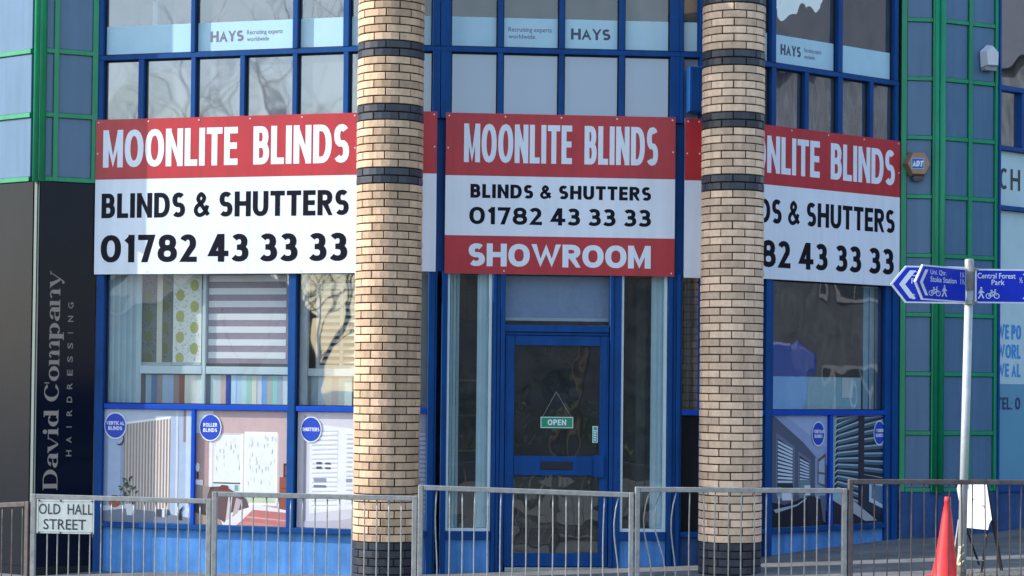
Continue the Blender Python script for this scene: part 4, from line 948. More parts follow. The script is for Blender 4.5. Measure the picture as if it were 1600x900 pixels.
finish('lettering', bm, BANNER_W, t, normals=False)

# ---------------------------------------------------------------- writing on the black panel
SERIF = mat('stone_serif_lettering', (.27, .235, .21), .5)
def serif_word(bm, Wl, s, z_start, z_end, ub, cap):
    """fat-face capitals and small letters, read upwards; x runs along z, y runs to the left"""
    x_h = cap*.70; T = cap*.30; H = cap*.055
    lay = [0]
    def P(pts):
        lay[0] += 1
        bm.faces.new([bm.verts.new(Wl.P(ub-b, z_start+a, .0225+(lay[0] % 7)*.00012)) for a, b in pts])
    def rect(a0, b0, a1, b1): P([(a0, b0), (a1, b0), (a1, b1), (a0, b1)])
    def stem(x, y0, y1, t=T, sl=1, sr=1, top=1, bot=1):
        rect(x, y0, x+t, y1)
        if bot: rect(x-sl*t*.38, y0, x+t+sr*t*.38, y0+H)
        if top: rect(x-sl*t*.38, y1-H, x+t+(sr if top == 2 else 0)*t*.38, y1)
    def bowl(cx, cy, rx, ry, a0, a1, tl=T, n=16):
        o_, i_ = [], []
        for k in range(n+1):
            a = R(a0+(a1-a0)*k/n); o_.append((cx+rx*math.cos(a), cy+ry*math.sin(a))); i_.append((cx+(rx-tl)*math.cos(a), cy+(ry-H)*math.sin(a)))
        for k in range(n): P([o_[k], o_[k+1], i_[k+1], i_[k]])
    wd = {'D': 1.02, 'a': .76, 'v': .80, 'i': .44, 'd': .84, ' ': .36, 'C': .98, 'o': .78, 'm': 1.24, 'p': .84, 'n': .88, 'y': .80}
    tot = sum(wd[c] for c in s); k = (z_end-z_start)/(tot*cap); x = 0
    for c in s:
        w_ = wd[c]*cap*k; a = x+.05*cap; e = x+w_-.04*cap; m_ = (a+e)/2
        if c == 'D': stem(a+.08*cap, 0, cap, T, 1, 0, 2); rect(a+.1*cap, 0, m_, H); rect(a+.1*cap, cap-H, m_, cap); bowl(m_, cap/2, e-m_, cap/2, -90, 90)
        elif c == 'C': bowl(m_, cap/2, (e-a)/2, cap/2, 35, 325, T); rect(e-.07*cap, cap*.66, e-.01*cap, cap*.99)
        elif c == 'o': bowl(m_, x_h/2, (e-a)/2, x_h/2, 0, 360, T*.95, 22)
        elif c == 'a': rect(e-T-.02*cap, 0, e-.02*cap, x_h*.72); bowl(e-T*.02-(e-a)*.42, x_h*.66, (e-a)*.42, x_h*.34, 0, 180, T*.8); bowl(m_-.02*cap, x_h*.27, (e-a)*.45, x_h*.27, 60, 300, T); rect(e-.04*cap, 0, e+.04*cap, H)
        elif c == 'i': stem(m_-T/2, 0, x_h, T, 1, 1, 1); bowl(m_, cap*.90, T*.5, T*.5, 0, 360, T*.49, 12)
        elif c == 'd': stem(e-T-.04*cap, 0, cap, T, 1, .6, 1, 1); bowl(a+(e-a)*.42, x_h/2, (e-a)*.42, x_h/2, 40, 320, T)
        elif c == 'p': stem(a+.04*cap, -cap*.28, x_h, T, 1, 1, 1, 1); bowl(e-(e-a)*.42, x_h/2, (e-a)*.42, x_h/2, -140, 140, T)
        elif c in 'nm':
            q = 1 if c == 'n' else 2; st = (e-a-T-.08*cap)/q; stem(a+.04*cap, 0, x_h, T*.9, 1, 1, 1)
            for j in range(q):
                xx = a+.04*cap+st*(j+1); stem(xx, 0, x_h*.68, T*.9, 1, 1, 0); bowl(xx+T*.9-st*.42, x_h*.66, st*.42, x_h*.34, 0, 150, T*.7)
        elif c in 'vy':
            P([(a, x_h), (a+T*1.05, x_h), (m_+T*.35, 0), (m_-T*.15, 0)]); P([(e-.06*cap, x_h), (e, x_h), (m_+T*.30, 0), (m_+T*.08, 0)])
            rect(a-.05*cap, x_h-H, a+T*1.3, x_h); rect(e-.16*cap, x_h-H, e+.07*cap, x_h)
            if c == 'y': P([(m_+T*.32, .03*cap), (m_+T*.05, .03*cap), (m_-.14*cap, -cap*.22), (m_-.06*cap, -cap*.24)]); bowl(m_-.16*cap, -cap*.19, .09*cap, .09*cap, 0, 360, .085*cap, 10)
        x += w_
yb = 600
zA, zB = WPR.z(80, 766), WPR.z(80, 424)
cap = (WPR.u(93, yb)-WPR.u(70, yb))
t = thing('salon_lettering', 'pale serif lettering running upwards on the black glossy panel', 'lettering', WPR.P(WPR.u(90, yb), zA, .02))
bm = NB(); serif_word(bm, WPR, 'David Company', zA, zB, WPR.u(92, yb), cap); finish('serif_letters', bm, SERIF, t, normals=False)
sp = 'HAIRDRESSING'; zA2, zB2 = WPR.z(108, 713), WPR.z(111, 482); n = len(sp)
for i, ch in enumerate(sp):
    zz = zA2+(zB2-zA2)*i/(n-1); ww = (.010 if ch == 'I' else .062)
    small_text(ch, WPR, WPR.u(104.5, yb), WPR.u(113, yb), zz-.0+(.02 if ch == 'I' else 0), zz+ww+(.02 if ch == 'I' else 0), mat('grey_lettering', (.20, .185, .175), .5), t, .0225, 'small_letter', .015, turn=True)

# ---------------------------------------------------------------- boxes on the facade
def prism_box(W, cx, cy, pts, d0, d1, taper, m_, name, label, cat):
    u, z = W.at(cx, cy); t = thing(name, label, cat, W.P(u, z, d0)); bm = NB()
    sc = 1/ (F/22.5)
    A_ = [bm.verts.new(W.P(u+a*sc, z+b*sc, d0)) for a, b in pts]; B_ = [bm.verts.new(W.P(u+a*sc*taper, z+b*sc*taper, d1)) for a, b in pts]
    bm.faces.new(A_[::-1]); bm.faces.new(B_)
    for i in range(len(pts)): bm.faces.new((A_[i-1], A_[i], B_[i], B_[i-1]))
    finish('casing', bm, m_, t); return t, u, z, sc
HEXC = mat('tan_plastic', (.36, .225, .15), .45, .3, var=.06)
t, u, z, sc = prism_box(WQA, 1432, 257, [(23, 0), (12, 21), (-13, 21), (-24, 0), (-13, -21), (12, -21)], .03, .13, .80, HEXC, 'alarm_box', 'tan hexagonal alarm box with a blue logo on the right pier', 'alarm box')
t['group'] = 'alarm boxes on the facade'
bm = NB(); WQA.box(bm, u-13*sc, u+8*sc, z-9*sc, z+9*sc, .130, .1325); finish('logo_plate', bm, mat('pale_logo_edge', (.45, .55, .7), .4), t)
bm = NB(); WQA.box(bm, u-12*sc, u+7*sc, z-8*sc, z+8*sc, .1326, .1340); finish('logo_field', bm, mat('logo_blue', (.02, .12, .42), .4), t)
bm = NB(); kit(bm, WQA, 'ADT', u-12*sc, u+5.5*sc, z-5*sc, z+4.5*sc, .24, .24, .1348, .05, shear=.15); finish('lettering', bm, BANNER_W, t, normals=False)
bm = NB(); WQA.box(bm, u-9*sc, u+10*sc, z-28*sc, z-20*sc, .03, .09); bmesh.ops.bevel(bm, geom=bm.edges[:], offset=.012, segments=2, affect='EDGES'); finish('strobe_lens', bm, mat('dark_blue_lens', (.004, .01, .06), .2), t)
t, u, z, sc = prism_box(WQB, 1541, 89, [(0, 20), (15, 8), (14, -18), (-13, -19), (-15, 8)], .03, .13, .82, mat('white_alarm_plastic', (.60, .62, .66), .4, var=.05), 'alarm_box', 'white five-sided alarm box high on the right green-framed pier', 'alarm box')
t['group'] = 'alarm boxes on the facade'
bm = NB(); WQB.box(bm, u-12*sc, u+12*sc, z-24*sc, z-17*sc, .03, .10); finish('base_lip', bm, mat('grey_lip', (.25, .26, .28), .5), t)
u0, z0, u1, z1 = WR2.rect(1076.5, 104, 1099, 175, .2)
t = thing('service_box', 'tall blue metal box fixed beside the right brick column above the sign', 'box', WR2.P(u0, z0, .1))
bm = NB(); WR2.box(bm, u0, u1, z0, z1, .05, .22); bmesh.ops.bevel(bm, geom=bm.edges[:], offset=.008, segments=1, affect='EDGES'); finish('casing', bm, BLUE, t)
bm = NB(); WR2.box(bm, u0+.02, u1-.02, z0+.02, z1-.02, .2201, .225); finish('cover', bm, BLUE, t)

# ---------------------------------------------------------------- pedestrian guard rails
def guardrail(xa, Ya, ya, xb, Yb, yb, bars, label, m_=GALV, bend=None, thick=.042):
    A, Bp = plan(xa, Ya), plan(xb, Yb); W = Wall(A, Bp); za, zb = W.z(xa, ya), W.z(xb, yb)
    t = thing('guardrail_panel', label, 'railing', (A[0], A[1], 0), 'pedestrian guardrail panels')
    L = W.L; zt = lambda u: za+(zb-za)*u/L; hw = .021; gz = lambda u: G(W.P(u, 0).x, W.P(u, 0).y)
    for u in (hw, L-hw):
        bm = NB(); P = W.P; z_ = zt(u)
        hexa(bm, [P(u-hw, gz(u)-.03, hw), P(u+hw, gz(u)-.03, hw), P(u+hw, gz(u)-.03, -hw), P(u-hw, gz(u)-.03, -hw), P(u-hw, zt(u-hw), hw), P(u+hw, zt(u+hw), hw), P(u+hw, zt(u+hw), -hw), P(u-hw, zt(u-hw), -hw)])
        bmesh.ops.bevel(bm, geom=bm.edges[:], offset=.005, segments=1, affect='EDGES'); finish('post', bm, m_, t)
    for nm, top, th in (('top_rail', 0, thick), ('bottom_rail', None, .03)):
        bm = NB(); u0, u1 = 2*hw+.001, L-2*hw-.001; f = (lambda u: zt(u)-.001) if top == 0 else (lambda u: gz(u)+.12)
        hexa(bm, [W.P(u0, f(u0)-th, .019), W.P(u1, f(u1)-th, .019), W.P(u1, f(u1)-th, -.019), W.P(u0, f(u0)-th, -.019), W.P(u0, f(u0), .019), W.P(u1, f(u1), .019), W.P(u1, f(u1), -.019), W.P(u0, f(u0), -.019)])
        bmesh.ops.bevel(bm, geom=bm.edges[:], offset=.004, segments=1, affect='EDGES'); finish(nm, bm, m_, t)
    for i, x in enumerate(bars):
        u = W.u(x, 830); bm = NB(); n = 8; pts = []; bz = (bend or {}).get(i, (0, 0)); jit = random.uniform(-.006, .006)
        for k in range(n+1):
            q = k/n; z_ = gz(u)+.10+(zt(u)-thick-gz(u)-.10+.002)*q
            pts.append(W.P(u + bz[0]*math.sin(q*math.pi)+ bz[1]*math.sin(q*2*math.pi) + jit*math.sin(q*math.pi), z_, jit*.7*math.sin(q*math.pi)))
        tube(bm, pts, .0060, 7); finish('bar', bm, m_, t, smooth=True)
    return W
zx = lambda base, lst: [base+v/3 for v in lst]
guardrail(-70, 19.3, 789, 50.5, 18.95, 783.5, [-55, -38, -21, -10, 3.5, 19, 35], 'brownish guardrail panel cut off by the left edge, left of the street name', RUST)
W1 = guardrail(53, 18.95, 771.5, 334, 18.75, 779.5, zx(0, [222, 270, 322, 372, 424, 472, 522, 575, 627, 677, 729, 780, 833, 885, 937]), 'guardrail panel carrying the street name plate')
guardrail(335.5, 18.74, 768, 655, 18.6, 775, zx(0, [1078, 1133, 1185]) + zx(400, [48, 105, 162, 218, 276, 333, 391, 449, 507, 565, 622, 680]), 'guardrail panel crossing in front of the left brick column')
guardrail(656.5, 18.59, 757.5, 993, 18.5, 769.5, zx(400, [845, 905, 965, 1025, 1088, 1147]) + zx(800, [5, 65, 128, 190, 252, 313, 373, 433, 497]), 'guardrail panel in front of the shop door', bend={14: (-.02, .02), 13: (-.008, 0), 0: (0, .01)})
guardrail(994.5, 18.5, 760.5, 1325, 18.7, 763, zx(800, [642, 695, 768, 832, 897, 952, 1015, 1075, 1135, 1192]) + zx(1200, [50, 112, 170, 230, 290]), 'guardrail panel with bent bars in front of the right brick column', bend={0: (-.02, .035), 1: (-.01, .05), 2: (-.03, .02), 3: (-.01, .0)})
guardrail(1327, 18.7, 748.5, 1690, 19.0, 750, zx(1200, [440, 497, 557, 615, 673, 730, 790, 848, 905, 957, 1015, 1072, 1130, 1187, 1244, 1300, 1358, 1412]), 'taller brown-railed guardrail panel at the right by the traffic cone', RUST)

# street name plate
u0, z0, u1, z1 = W1.rect(57.5, 781, 147, 834, .03); sl_ = .0
t = thing('street_name_plate', 'white street name plate reading OLD HALL STREET on the railing', 'street sign', W1.P((u0+u1)/2, z0, .03))
bm = NB(); W1.box(bm, u0, u1, z0, z1, .024, .032); bmesh.ops.bevel(bm, geom=[e for e in bm.edges], offset=.002, segments=1, affect='EDGES'); finish('plate', bm, mat('aged_white_enamel', (.56, .60, .56), .4, .5, var=.10, vscale=12, streak=.15), t)
bm = NB()
for a, b, c, e in ((u0+.012, z0+.012, u1-.012, z0+.016), (u0+.012, z1-.016, u1-.012, z1-.012), (u0+.012, z0+.016, u0+.016, z1-.016), (u1-.016, z0+.016, u1-.012, z1-.016)): W1.box(bm, a, e if False else c, b, e, .0318, .0326)
finish('border_line', bm, mat('faint_grey_line', (.25, .27, .26), .5), t)
HH = z1-z0; WW = u1-u0; pi_ = mat('black_plate_paint', (.03, .035, .04), .5)
small_text('OLD  HALL', W1, u0+WW*.035, u0+WW*.975, z0+HH*.57, z0+HH*.88, pi_, t, .0335, bold=.006)
small_text('STREET', W1, u0+WW*.12, u0+WW*.86, z0+HH*.12, z0+HH*.43, pi_, t, .0335, bold=.006)
bm = NB()
for uu in (.04, .42, .965):
    for zz in (.03, .97): tube(bm, [W1.P(u0+WW*uu, z0+HH*zz, .030), W1.P(u0+WW*uu, z0+HH*zz, .037)], .009, 6)
finish('fixing_bolt', bm, mat('rusty_bolt', (.05, .04, .035), .6), t)

# ---------------------------------------------------------------- finger post
YP = 19.9
xt, xb_ = (1515-PX)/F*YP, (1507.5-PX)/F*YP
Wp = Wall((0, YP), (1, YP)); ptop = Wp.z(1515, 404.5); lean = lambda z_: xb_ - .02 + (xt-xb_+.02)*(z_/ptop)
t = thing('fingerpost', 'grey pole with three blue direction blades beside the traffic cone', 'signpost', (xb_-.02, YP, 0))
PG = mat('pale_grey_pole_paint', (.46, .50, .50), .45, .5, .15, var=.12, vscale=9, streak=.12, bump=.08, bscale=40)
bm = NB(); tube(bm, [(lean(.25), YP, .25), (lean(2.75), YP, 2.75)], .038, 20); finish('pole', bm, PG, t, smooth=True)
bm = NB(); tube(bm, [(lean(0), YP, -.05), (lean(.15), YP, .15), (lean(.25), YP, .25)], [.046, .042, .040], 14); finish('pole_base', bm, mat('corroded_base', (.16, .15, .12), .8, var=.6, vscale=22, bump=.8, bscale=40), t, smooth=True)
bm = NB(); tube(bm, [(lean(2.70), YP, 2.70), (lean(2.7), YP, ptop-.012), (lean(2.7), YP, ptop)], [.043, .043, .036], 20); finish('cap', bm, GALV, t, smooth=True)
bm = NB()
for yy in (421, 472):
    zz = Wp.z(1512, yy); tube(bm, [(lean(zz), YP, zz-.022), (lean(zz), YP, zz+.022)], .050, 16); tube(bm, [(lean(zz)+.045, YP-.02, zz), (lean(zz)+.075, YP-.02, zz)], .012, 6)
finish('clamp', bm, GALV, t)
bm = NB()
for k in range(3): tube(bm, [(lean(.2)-.039, YP-.02, .20), (lean(.3)-.02, YP-.04, .20+.08*k), (lean(.3)+.01, YP-.042, .24+.07*k)], [.012, .02, .006], 6)
finish('torn_sticker', bm, mat('peeling_yellowed_paint', (.55, .52, .38), .8, var=.4, vscale=40), t)
BLD = mat('blade_blue', (.0, .022, .46), .45, .25, var=.03); BLW = mat('blade_white', (.62, .68, .76), .35, .5)
def blade(ax, ay, bx, by, z0, z1, point, lines, icons, k=1.0, y_off=0.0, chev=True, tail=.0, clip=None):
    """ax.. pole end, bx.. far end; point 'L' or 'R': which end is the arrow"""
    Wb = Wall((bx, by), (ax, ay)) if point == 'L' else Wall((ax, ay), (bx, by))
    L = Wb.L; H = z1-z0; pt = H*.42
    X = (lambda q: q) if point == 'L' else (lambda q: L-q)
    out = [(X(0), z0+H/2), (X(pt), z1), (X(L), z1), (X(L), z0), (X(pt), z0)]
    bl = NB(); 
    def prism(pts, d0, d1, m_, nm, par):
        bm = NB(); a = [bm.verts.new(Wb.P(u, z_, d0)) for u, z_ in pts]; b = [bm.verts.new(Wb.P(u, z_, d1)) for u, z_ in pts]
        bm.faces.new(a); bm.faces.new(b)
        for i in range(len(pts)): bm.faces.new((a[i-1], a[i], b[i], b[i-1]))
        return finish(nm, bm, m_, par)
    o = prism(out, -.006, .012, BLW, 'sign_blade', t)
    m = .014; s = .6
    inn = [(X(m*1.5), z0+H/2), (X(pt+m*.6), z1-m), (X(L-m), z1-m), (X(L-m), z0+m), (X(pt+m*.6), z0+m)]
    prism(inn, .0121, .0135, BLD, 'blue_face', o)
    bm = NB(); c0 = pt*.55; cw = H*.17
    a = [(X(c0), z0+H/2), (X(c0+pt*.72), z1-m*3), (X(c0+pt*.72+cw), z1-m*3), (X(c0+cw), z0+H/2), (X(c0+pt*.72+cw), z0+m*3), (X(c0+pt*.72), z0+m*3)]
    Wb.poly(bm, [a[0], a[1], a[2], a[3]], .0148); Wb.poly(bm, [a[0], a[3], a[4], a[5]], .0148)
    finish('chevron', bm, BLW, o, normals=False)
    for s_, ua, ub, fa, fb in lines:
        small_text(s_, Wb, ua, ub, z0+H*fa, z0+H*fb, BLW, o, .0150, bold=.012)
    for kind, uc, hh in icons:
        bm = NB(); zz = z0+H*.13; kx = k
        if kind == 'bike':
            r_ = hh*.30
            for du in (-hh*.42*kx, hh*.42*kx):
                n = 12
                for q in range(n):
                    a0, a1 = q*2*math.pi/n, (q+1)*2*math.pi/n
                    Wb.poly(bm, [(uc+du+math.cos(v)*rr*kx, zz+r_+math.sin(v)*rr) for v, rr in ((a0, r_), (a1, r_), (a1, r_*.72), (a0, r_*.72))], .0150)
            for (x0, y0, x1, y1) in ((-.42, .3, -.15, .72), (-.15, .72, .3, .72), (.3, .72, .42, .3), (-.15, .72, .05, .3), (.05, .3, .3, .72), (.42, .3, .2, .95), (.2, .95, .36, 1.0), (-.22, .9, -.02, .9), (-.12, .9, .05, .3), (-.42, .3, .05, .3)):
                dx, dy = (x1-x0)*hh, (y1-y0)*hh; l = math.hypot(dx, dy); nx, ny = -dy/l*.045*hh, dx/l*.045*hh
                Wb.poly(bm, [(uc+(x0*hh+nx)*kx, zz+y0*hh+ny), (uc+(x0*hh-nx)*kx, zz+y0*hh-ny), (uc+(x1*hh-nx)*kx, zz+y1*hh-ny), (uc+(x1*hh+nx)*kx, zz+y1*hh+ny)], .0152)
        else:
            sg = 1
            Wb.poly(bm, [(uc+hh*.09*kx*math.cos(q*math.pi/5)+hh*.02, zz+hh*1.03+hh*.09*math.sin(q*math.pi/5)) for q in range(10)], .0150)
            for pts, wd in (([(0, .9), (0, .5)], .11), ([(0, .52), (.12, .25), (.24, .02)], .06), ([(0, .52), (-.1, .28), (-.26, 0)], .06), ([(0, .86), (-.16, .68), (-.22, .48)], .045), ([(0, .86), (.14, .66), (.28, .58)], .045)):
                for (x0, y0), (x1, y1) in zip(pts, pts[1:]):
                    dx, dy = (x1-x0)*hh, (y1-y0)*hh; l = math.hypot(dx, dy); nx, ny = -dy/l*wd*hh, dx/l*wd*hh
                    Wb.poly(bm, [(uc+(x0*hh+nx)*kx, zz+y0*hh+ny), (uc+(x0*hh-nx)*kx, zz+y0*hh-ny), (uc+(x1*hh-nx)*kx, zz+y1*hh-ny), (uc+(x1*hh+nx)*kx, zz+y1*hh+ny)], .0152)
        finish('pictogram', bm, BLW, o, normals=False)
    return o, Wb
zt_, zb_ = Wp.z(1510, 420), Wp.z(1510, 474)
X0 = lean(2.7)
# near left blade comes towards the street; the far one and the right one turn away
bL = .93
YN = YP-.72; XN = (1428-PX)/F*YN; LN = math.hypot(XN-(X0-.045), YN-YP+.03)
blade(X0-.045, YP-.03, XN, YN, zb_+.003, zt_, 'L', [('Uni. Qtr.', LN*.285, LN*.60, .72, .88), ('Stoke Station', LN*.285, LN*.80, .53, .69), ('1¼', LN*.88, LN*.96, .72, .88), ('1½', LN*.88, LN*.965, .53, .69)], [('bike', LN*.37, .085), ('walk', LN*.56, .095)], k=1.75)
YF = YP-.06; XF = (1391.5-PX)/F*YF; LF = abs(XF-(X0-.03))
blade(X0-.03, YP+.075, XF, YF+.03, zb_-.002, zt_+.022, 'L', [('Ci', LF*.27, LF*.38, .72, .86), ('F', LF*.28, LF*.32, .52, .66), ('C', LF*.28, LF*.33, .10, .24)], [], k=1.0)
XR = X0+.045+.66
blade(X0+.05, YP-.012, XR, YP-.0, zb_+.003, zt_, 'R', [('Central Forest', .02, .37, .72, .88), ('Park', .15, .27, .53, .69), ('½', .405, .435, .60, .76)], [('walk', .055, .095), ('bike', .16, .085)], k=1.05)

# ---------------------------------------------------------------- traffic cone
Yc = 20.2; gc = .02; xc = (1479-PX)/F*Yc; Wc = Wall((0, Yc), (1, Yc)); zt1c = Wc.z(1480, 776)
ORG = mat('faded_red_cone_plastic', (.80, .045, .05), .45, .4, var=.12, vscale=9, streak=.12, bump=.1, bscale=30)
t = thing('traffic_cone', 'tall plain red traffic cone standing on the pavement left of the pole', 'cone', (xc, Yc, 0))
bm = NB(); sc_ = zt1c
prof = [(.0, .135), (.02, .128), (.05, .122), (.35, .075), (.62, .045), (sc_-.06, .026), (sc_-.055, .031), (sc_-.03, .031), (sc_-.005, .029), (sc_, .022)]
tube(bm, [(xc+.02*z_/sc_, Yc, gc+.02+z_*(1-(gc+.02)/sc_)) for z_, r_ in prof], [r_ for z_, r_ in prof], 28); finish('cone_body', bm, ORG, t, smooth=True)
bm = NB()
P8 = [(xc+.19*math.cos(a), Yc+.19*math.sin(a)) for k, a in enumerate([math.pi/8+i*math.pi/4 for i in range(8)])]
a_ = [bm.verts.new((x, y, G(x, y)-.01)) for x, y in P8]; b_ = [bm.verts.new((x, y, G(x, y)+.028)) for x, y in P8]; bm.faces.new(a_); bm.faces.new(b_)
for i in range(8): bm.faces.new((a_[i-1], a_[i], b_[i], b_[i-1]))
bmesh.ops.bevel(bm, geom=bm.edges[:], offset=.006, segments=1, affect='EDGES'); finish('base', bm, ORG, t)

# ---------------------------------------------------------------- pavement sign behind the pole
Ya = 20.72; Wa = Wall((0, Ya), (1, Ya))
t = thing('pavement_sign', 'folding pavement sign with a white sheet and black legs behind the pole', 'pavement sign', ((1530-PX)/F*Ya, Ya, 0))
def apt(x, y, dy): Yq = Ya+dy; r = ray(x, y); q = CAM + r*(Yq/r.y); return q
bm = NB()
q = [apt(1493, 752, .12), apt(1541, 754, -.10), apt(1549.5, 812, -.16), apt(1546, 817, -.15), apt(1543.5, 828, -.14), apt(1506, 824, .04)]
nrm = (q[1]-q[0]).cross(q[5]-q[0]).normalized()*.006
a_ = [bm.verts.new(p) for p in q]; b_ = [bm.verts.new(p+nrm) for p in q]; bm.faces.new(a_); bm.faces.new(b_)
for i in range(len(q)): bm.faces.new((a_[i-1], a_[i], b_[i], b_[i-1]))
finish('white_sheet', bm, mat('bright_white_sheet', (.80, .82, .84), .4), t)
BK = mat('black_frame', (.012, .013, .016), .45)
bm = NB(); tube(bm, [apt(1540, 748, .06), apt(1553, 822, .02), apt(1566, 898, -.02)], .017, 6); finish('leg', bm, BK, t)
bm = NB(); tube(bm, [apt(1492, 750, .10), apt(1512, 830, .22), apt(1530, 882, .30)], .012, 6); finish('leg', bm, BK, t)
bm = NB(); tube(bm, [apt(1545, 818, -.04), apt(1540, 846, -.08), apt(1533.5, 898, -.14)], .012, 6); finish('leg', bm, BK, t)
bm = NB(); tube(bm, [apt(1498, 812, -.1), apt(1485.5, 899, -.2)], .009, 6); finish('leg', bm, GALV, t)
bm = NB(); tube(bm, [apt(1489, 873, -.18), apt(1537, 876, -.12)], .007, 6); finish('cross_bar', bm, GALV, t)
bm = NB(); tube(bm, [apt(1494, 750, .02), apt(1542, 751, .06)], .014, 6); finish('hinge_bar', bm, BK, t)
bm = NB(); tube(bm, [apt(1520, 780, -.09), apt(1520, 780, -.12)], .010, 8); finish('fixing_knob', bm, RUST, t)

# weeds and grit round the pole base
bm = NB(); random.seed(11)
for i in range(70):
    x0 = (random.uniform(1500, 1600)-PX)/F*20.2; y0 = 20.2+random.uniform(-.25, .25); p = Vector((x0, y0, G(x0, y0)-.01)); a = random.uniform(0, 6.28); h_ = random.uniform(.03, .14) if x0 < 4.4 else random.uniform(.02, .06)
    tube(bm, [p, p+Vector((math.cos(a)*.02, math.sin(a)*.02, h_*.6)), p+Vector((math.cos(a)*.07, math.sin(a)*.07, h_))], [.003, .002, .0008], 3)
o = finish('dry_weeds', bm, mat('dry_stalks', (.22, .19, .12), .8, var=.4, vscale=30)); tag(o, 'dry weeds tangled round the foot of the pole', 'weeds', kind='stuff')

# ---------------------------------------------------------------- across the street (seen in the glass)
BARK = mat('bark', (.085, .07, .055), .9, .2, var=.3, vscale=12)
def tree(x, y, h, seed, label):
    rnd = random.Random(seed); t = thing('bare_tree', label, 'tree', (x, y, -.0), 'bare street trees')
    lv = [NB(), NB()]
    def grow(p, d, L, r, k):
        pts = [p]; rr = [r]; n = 4 if k < 3 else 2; q = p.copy(); dd = d.copy()
        for i in range(n):
            dd = (dd+Vector((rnd.uniform(-.2, .2), rnd.uniform(-.2, .2), rnd.uniform(-.05, .16)))).normalized(); q = q+dd*L/n; pts.append(q.copy()); rr.append(r*(1-.42*(i+1)/n))
        tube(lv[0 if k == 0 else 1], pts, rr, 8 if k == 0 else (5 if k < 3 else 3), caps=False)
        if k >= 6: return
        m_ = 3 if k < 4 else rnd.choice((2, 3))
        for i in range(m_):
            a = rnd.uniform(0, 6.28) if k else i*6.28/m_; side = Vector((math.cos(a), math.sin(a), rnd.uniform(-.1, .5))).normalized(); nd = (dd*rnd.uniform(.6, 1.0)+side*rnd.uniform(.55, .95)).normalized()
            s_ = pts[-1] if i < 2 else pts[-2]; grow(s_, nd, L*rnd.uniform(.60, .82), rr[-1]*(.9 if i == 0 else .72), k+1)
    grow(Vector((x, y, -.02)), Vector((0, 0, 1)), h*.28, h*.020, 0)
    finish('trunk', lv[0], BARK, t, smooth=True); finish('crown', lv[1], BARK, t, smooth=True)
tree(-17.3, 2.4, 13, 1, 'tall bare tree across the street, nearest to the road'); tree(-21.5, 4.8, 12, 2, 'broad bare tree across the street, far left behind the camera'); tree(-14.2, -1.5, 13, 4, 'bare tree across the street straight behind the viewer'); tree(-17.2, 2.9, 7.5, 8, 'low bare tree branching near the ground across the street'); tree(-19.9, 3.0, 8, 9, 'short twiggy bare tree beside the tall one across the street'); tree(-14.6, 1.6, 6.2, 12, 'small spreading bare tree nearest the kerb across the street'); tree(6.5, -7, 10, 5, 'bare tree across the street at the hedge, right of the viewer')
BROWN = mat('weathered_brown_brick', (.13, .135, .14), .85, .2, var=.3, vscale=2)
def house(name, label, x0, x1, y0, y1, h, wallm, face, storeys, bays):
    t = thing(name, label, 'building', ((x0+x1)/2, (y0+y1)/2, 0))
    bm = NB(); abox(bm, x0, x1, y0, y1, -2.5, h); finish('wall', bm, wallm, t)
    bm = NB(); xm = (x0+x1)/2; ym = (y0+y1)/2; e = .3
    if face == 'N':
        v = [(x0-e, y0-e, h), (x1+e, y0-e, h), (x1+e, y1+e, h), (x0-e, y1+e, h), (x0, ym, h+2.4), (x1, ym, h+2.4)]
        fs = ((0, 1, 5, 4), (2, 3, 4, 5), (0, 4, 3), (1, 2, 5), (0, 3, 2, 1))
    else:
        v = [(x0-e, y0-e, h), (x1+e, y0-e, h), (x1+e, y1+e, h), (x0-e, y1+e, h), (xm, y0, h+2.4), (xm, y1, h+2.4)]
        fs = ((0, 4, 5, 3), (1, 2, 5, 4), (0, 1, 4), (2, 3, 5), (0, 3, 2, 1))
    vs = [bm.verts.new(p) for p in v]
    for f in fs: bm.faces.new([vs[i] for i in f])
    finish('roof', bm, mat('slate_roof', (.06, .06, .07), .6, var=.2), t)
    gm = mat('far_window_glass', (.03, .04, .05), .05, .9); wm = mat('grey_window_frame', (.16, .17, .19), .5)
    W = Wall((x1, y1), (x0, y1)) if face == 'N' else Wall((x0, y1), (x0, y0))
    for s_ in range(storeys):
        for b in range(bays):
            u = W.L*(b+.5)/bays; z_ = .8+s_*2.8
            bm = NB(); W.box(bm, u-.65, u+.65, z_, z_+1.4, .0, .05); fo = finish('window', bm, wm, t)
            for a, c in ((-.58, -.03), (.03, .58)): bm = NB(); W.box(bm, u+a, u+c, z_+.08, z_+1.32, .045, .056); finish('pane', bm, gm, fo)
house('brick_house', 'brown brick building across the street directly behind the viewer', -7, 14, -32, -24, 6.8, BROWN, 'N', 2, 7)
house('rendered_house', 'pale rendered building across the street to the left', -62, -44, -30, -20, 4.5, mat('grey_render', (.22, .22, .21), .85, var=.1), 'N', 2, 6)
house('warehouse', 'brown brick building further along the street to the right', 26, 36, 4, 34, 8.5, mat('pale_weathered_brick', (.075, .085, .10), .85, .2, var=.35, vscale=1.5, streak=.4), 'W', 2, 7)
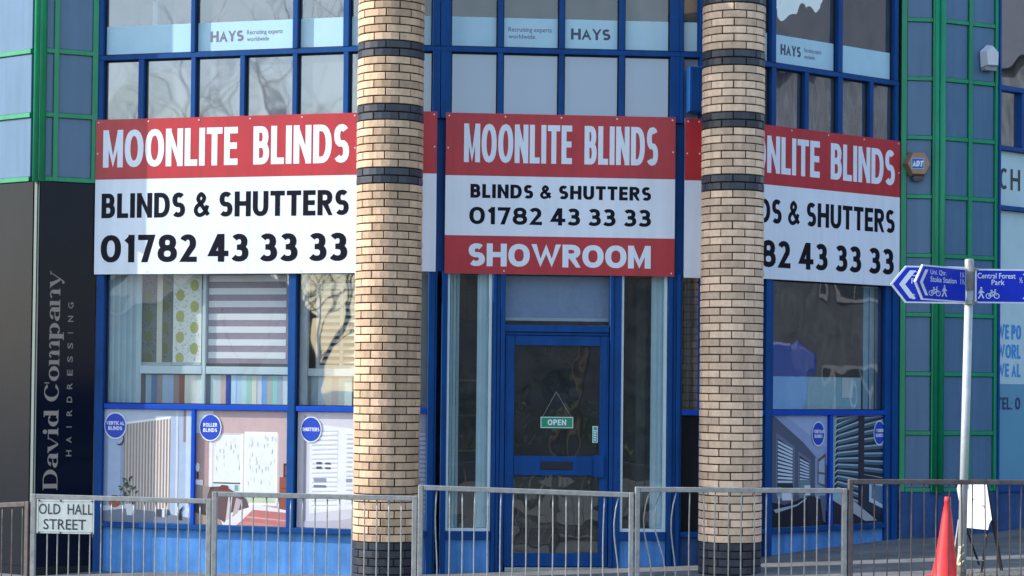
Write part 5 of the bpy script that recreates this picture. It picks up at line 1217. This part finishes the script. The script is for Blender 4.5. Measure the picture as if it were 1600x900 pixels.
# hedge along the far pavement
bm = NB(); random.seed(2)
for i in range(5200):
    x = random.uniform(-26, 20); y = random.uniform(-21, -19.6); z_ = random.uniform(0, 1.5)*(1-.25*abs(math.sin(x*1.7))); s_ = random.uniform(.06, .14)
    n_ = Vector((random.uniform(-1, 1), random.uniform(-1, 1), random.uniform(-1, 1))).normalized(); a = n_.orthogonal().normalized()*s_; b = n_.cross(a).normalized()*s_*.6; c = Vector((x, y, z_))
    bm.faces.new([bm.verts.new(c+a), bm.verts.new(c+b), bm.verts.new(c-a), bm.verts.new(c-b)])
o = finish('hedge', bm, mat('hedge_green', (.05, .08, .03), .7, var=.4, vscale=3), normals=False); tag(o, 'clipped green hedge along the far pavement behind the viewer', 'hedge')

# blue van parked up the street on the right, seen in the right shop window
def van(x, y, gx, label):
    t = thing('parked_van', label, 'van', (x, y, gx)); vb = mat('van_blue', (.01, .06, .36), .3, .5, coat=.4); gm = mat('van_glass', (.01, .012, .015), .05, .8); tm = mat('tyre_rubber', (.02, .02, .02), .8); rm = mat('wheel_rim', (.4, .4, .4), .4, metal=.6)
    side = [(-2.3, .35), (2.3, .35), (2.3, 1.9), (2.15, 2.05), (-.9, 2.05), (-1.35, 1.95), (-1.95, 1.25), (-2.3, 1.05)]
    bm = NB(); a = [bm.verts.new((x-.9+.06*(z_ > 1.9), y+u_, gx+z_)) for u_, z_ in side]; b = [bm.verts.new((x+.9-.06*(z_ > 1.9), y+u_, gx+z_)) for u_, z_ in side]
    bm.faces.new(a); bm.faces.new(b)
    for i in range(len(side)): bm.faces.new((a[i-1], a[i], b[i], b[i-1]))
    bmesh.ops.bevel(bm, geom=bm.edges[:], offset=.05, segments=2, affect='EDGES'); finish('body', bm, vb, t)
    for sx in (-1, 1):
        bm = NB(); q = [(-1.75, 1.25), (-.75, 1.25), (-.75, 1.82), (-1.25, 1.82)]; v0 = [bm.verts.new((x+sx*.905, y+u_, gx+z_)) for u_, z_ in q]; v1 = [bm.verts.new((x+sx*.915, y+u_, gx+z_)) for u_, z_ in q]; bm.faces.new(v0); bm.faces.new(v1)
        for i in range(4): bm.faces.new((v0[i-1], v0[i], v1[i], v1[i-1]))
        finish('side_window', bm, gm, t)
        for uy in (-1.5, 1.4):
            bm = NB(); tube(bm, [(x+sx*.70, y+uy, gx+.33), (x+sx*.93, y+uy, gx+.33)], .33, 20); wh = finish('wheel', bm, tm, t); bm = NB(); tube(bm, [(x+sx*.93, y+uy, gx+.33), (x+sx*.945, y+uy, gx+.33)], .19, 12); finish('rim', bm, rm, wh)
        bm = NB(); abox(bm, x+sx*.62-.16, x+sx*.62+.16, y-2.33, y-2.27, gx+.72, gx+.92); finish('headlight', bm, mat('lamp_lens', (.6, .6, .6), .1), t)
    bm = NB(); q = [(-1.90, 1.34), (-1.42, 1.90)]; v = [bm.verts.new((x+sx, y+u_-.03, gx+z_+.02)) for sx, u_, z_ in ((-.75, *q[0]), (.75, *q[0]), (.68, *q[1]), (-.68, *q[1]))]; bm.faces.new(v); finish('windscreen', bm, gm, t)
van(18.5, 20.1, G(18.5, 20.1), 'blue panel van parked further up the street to the right')
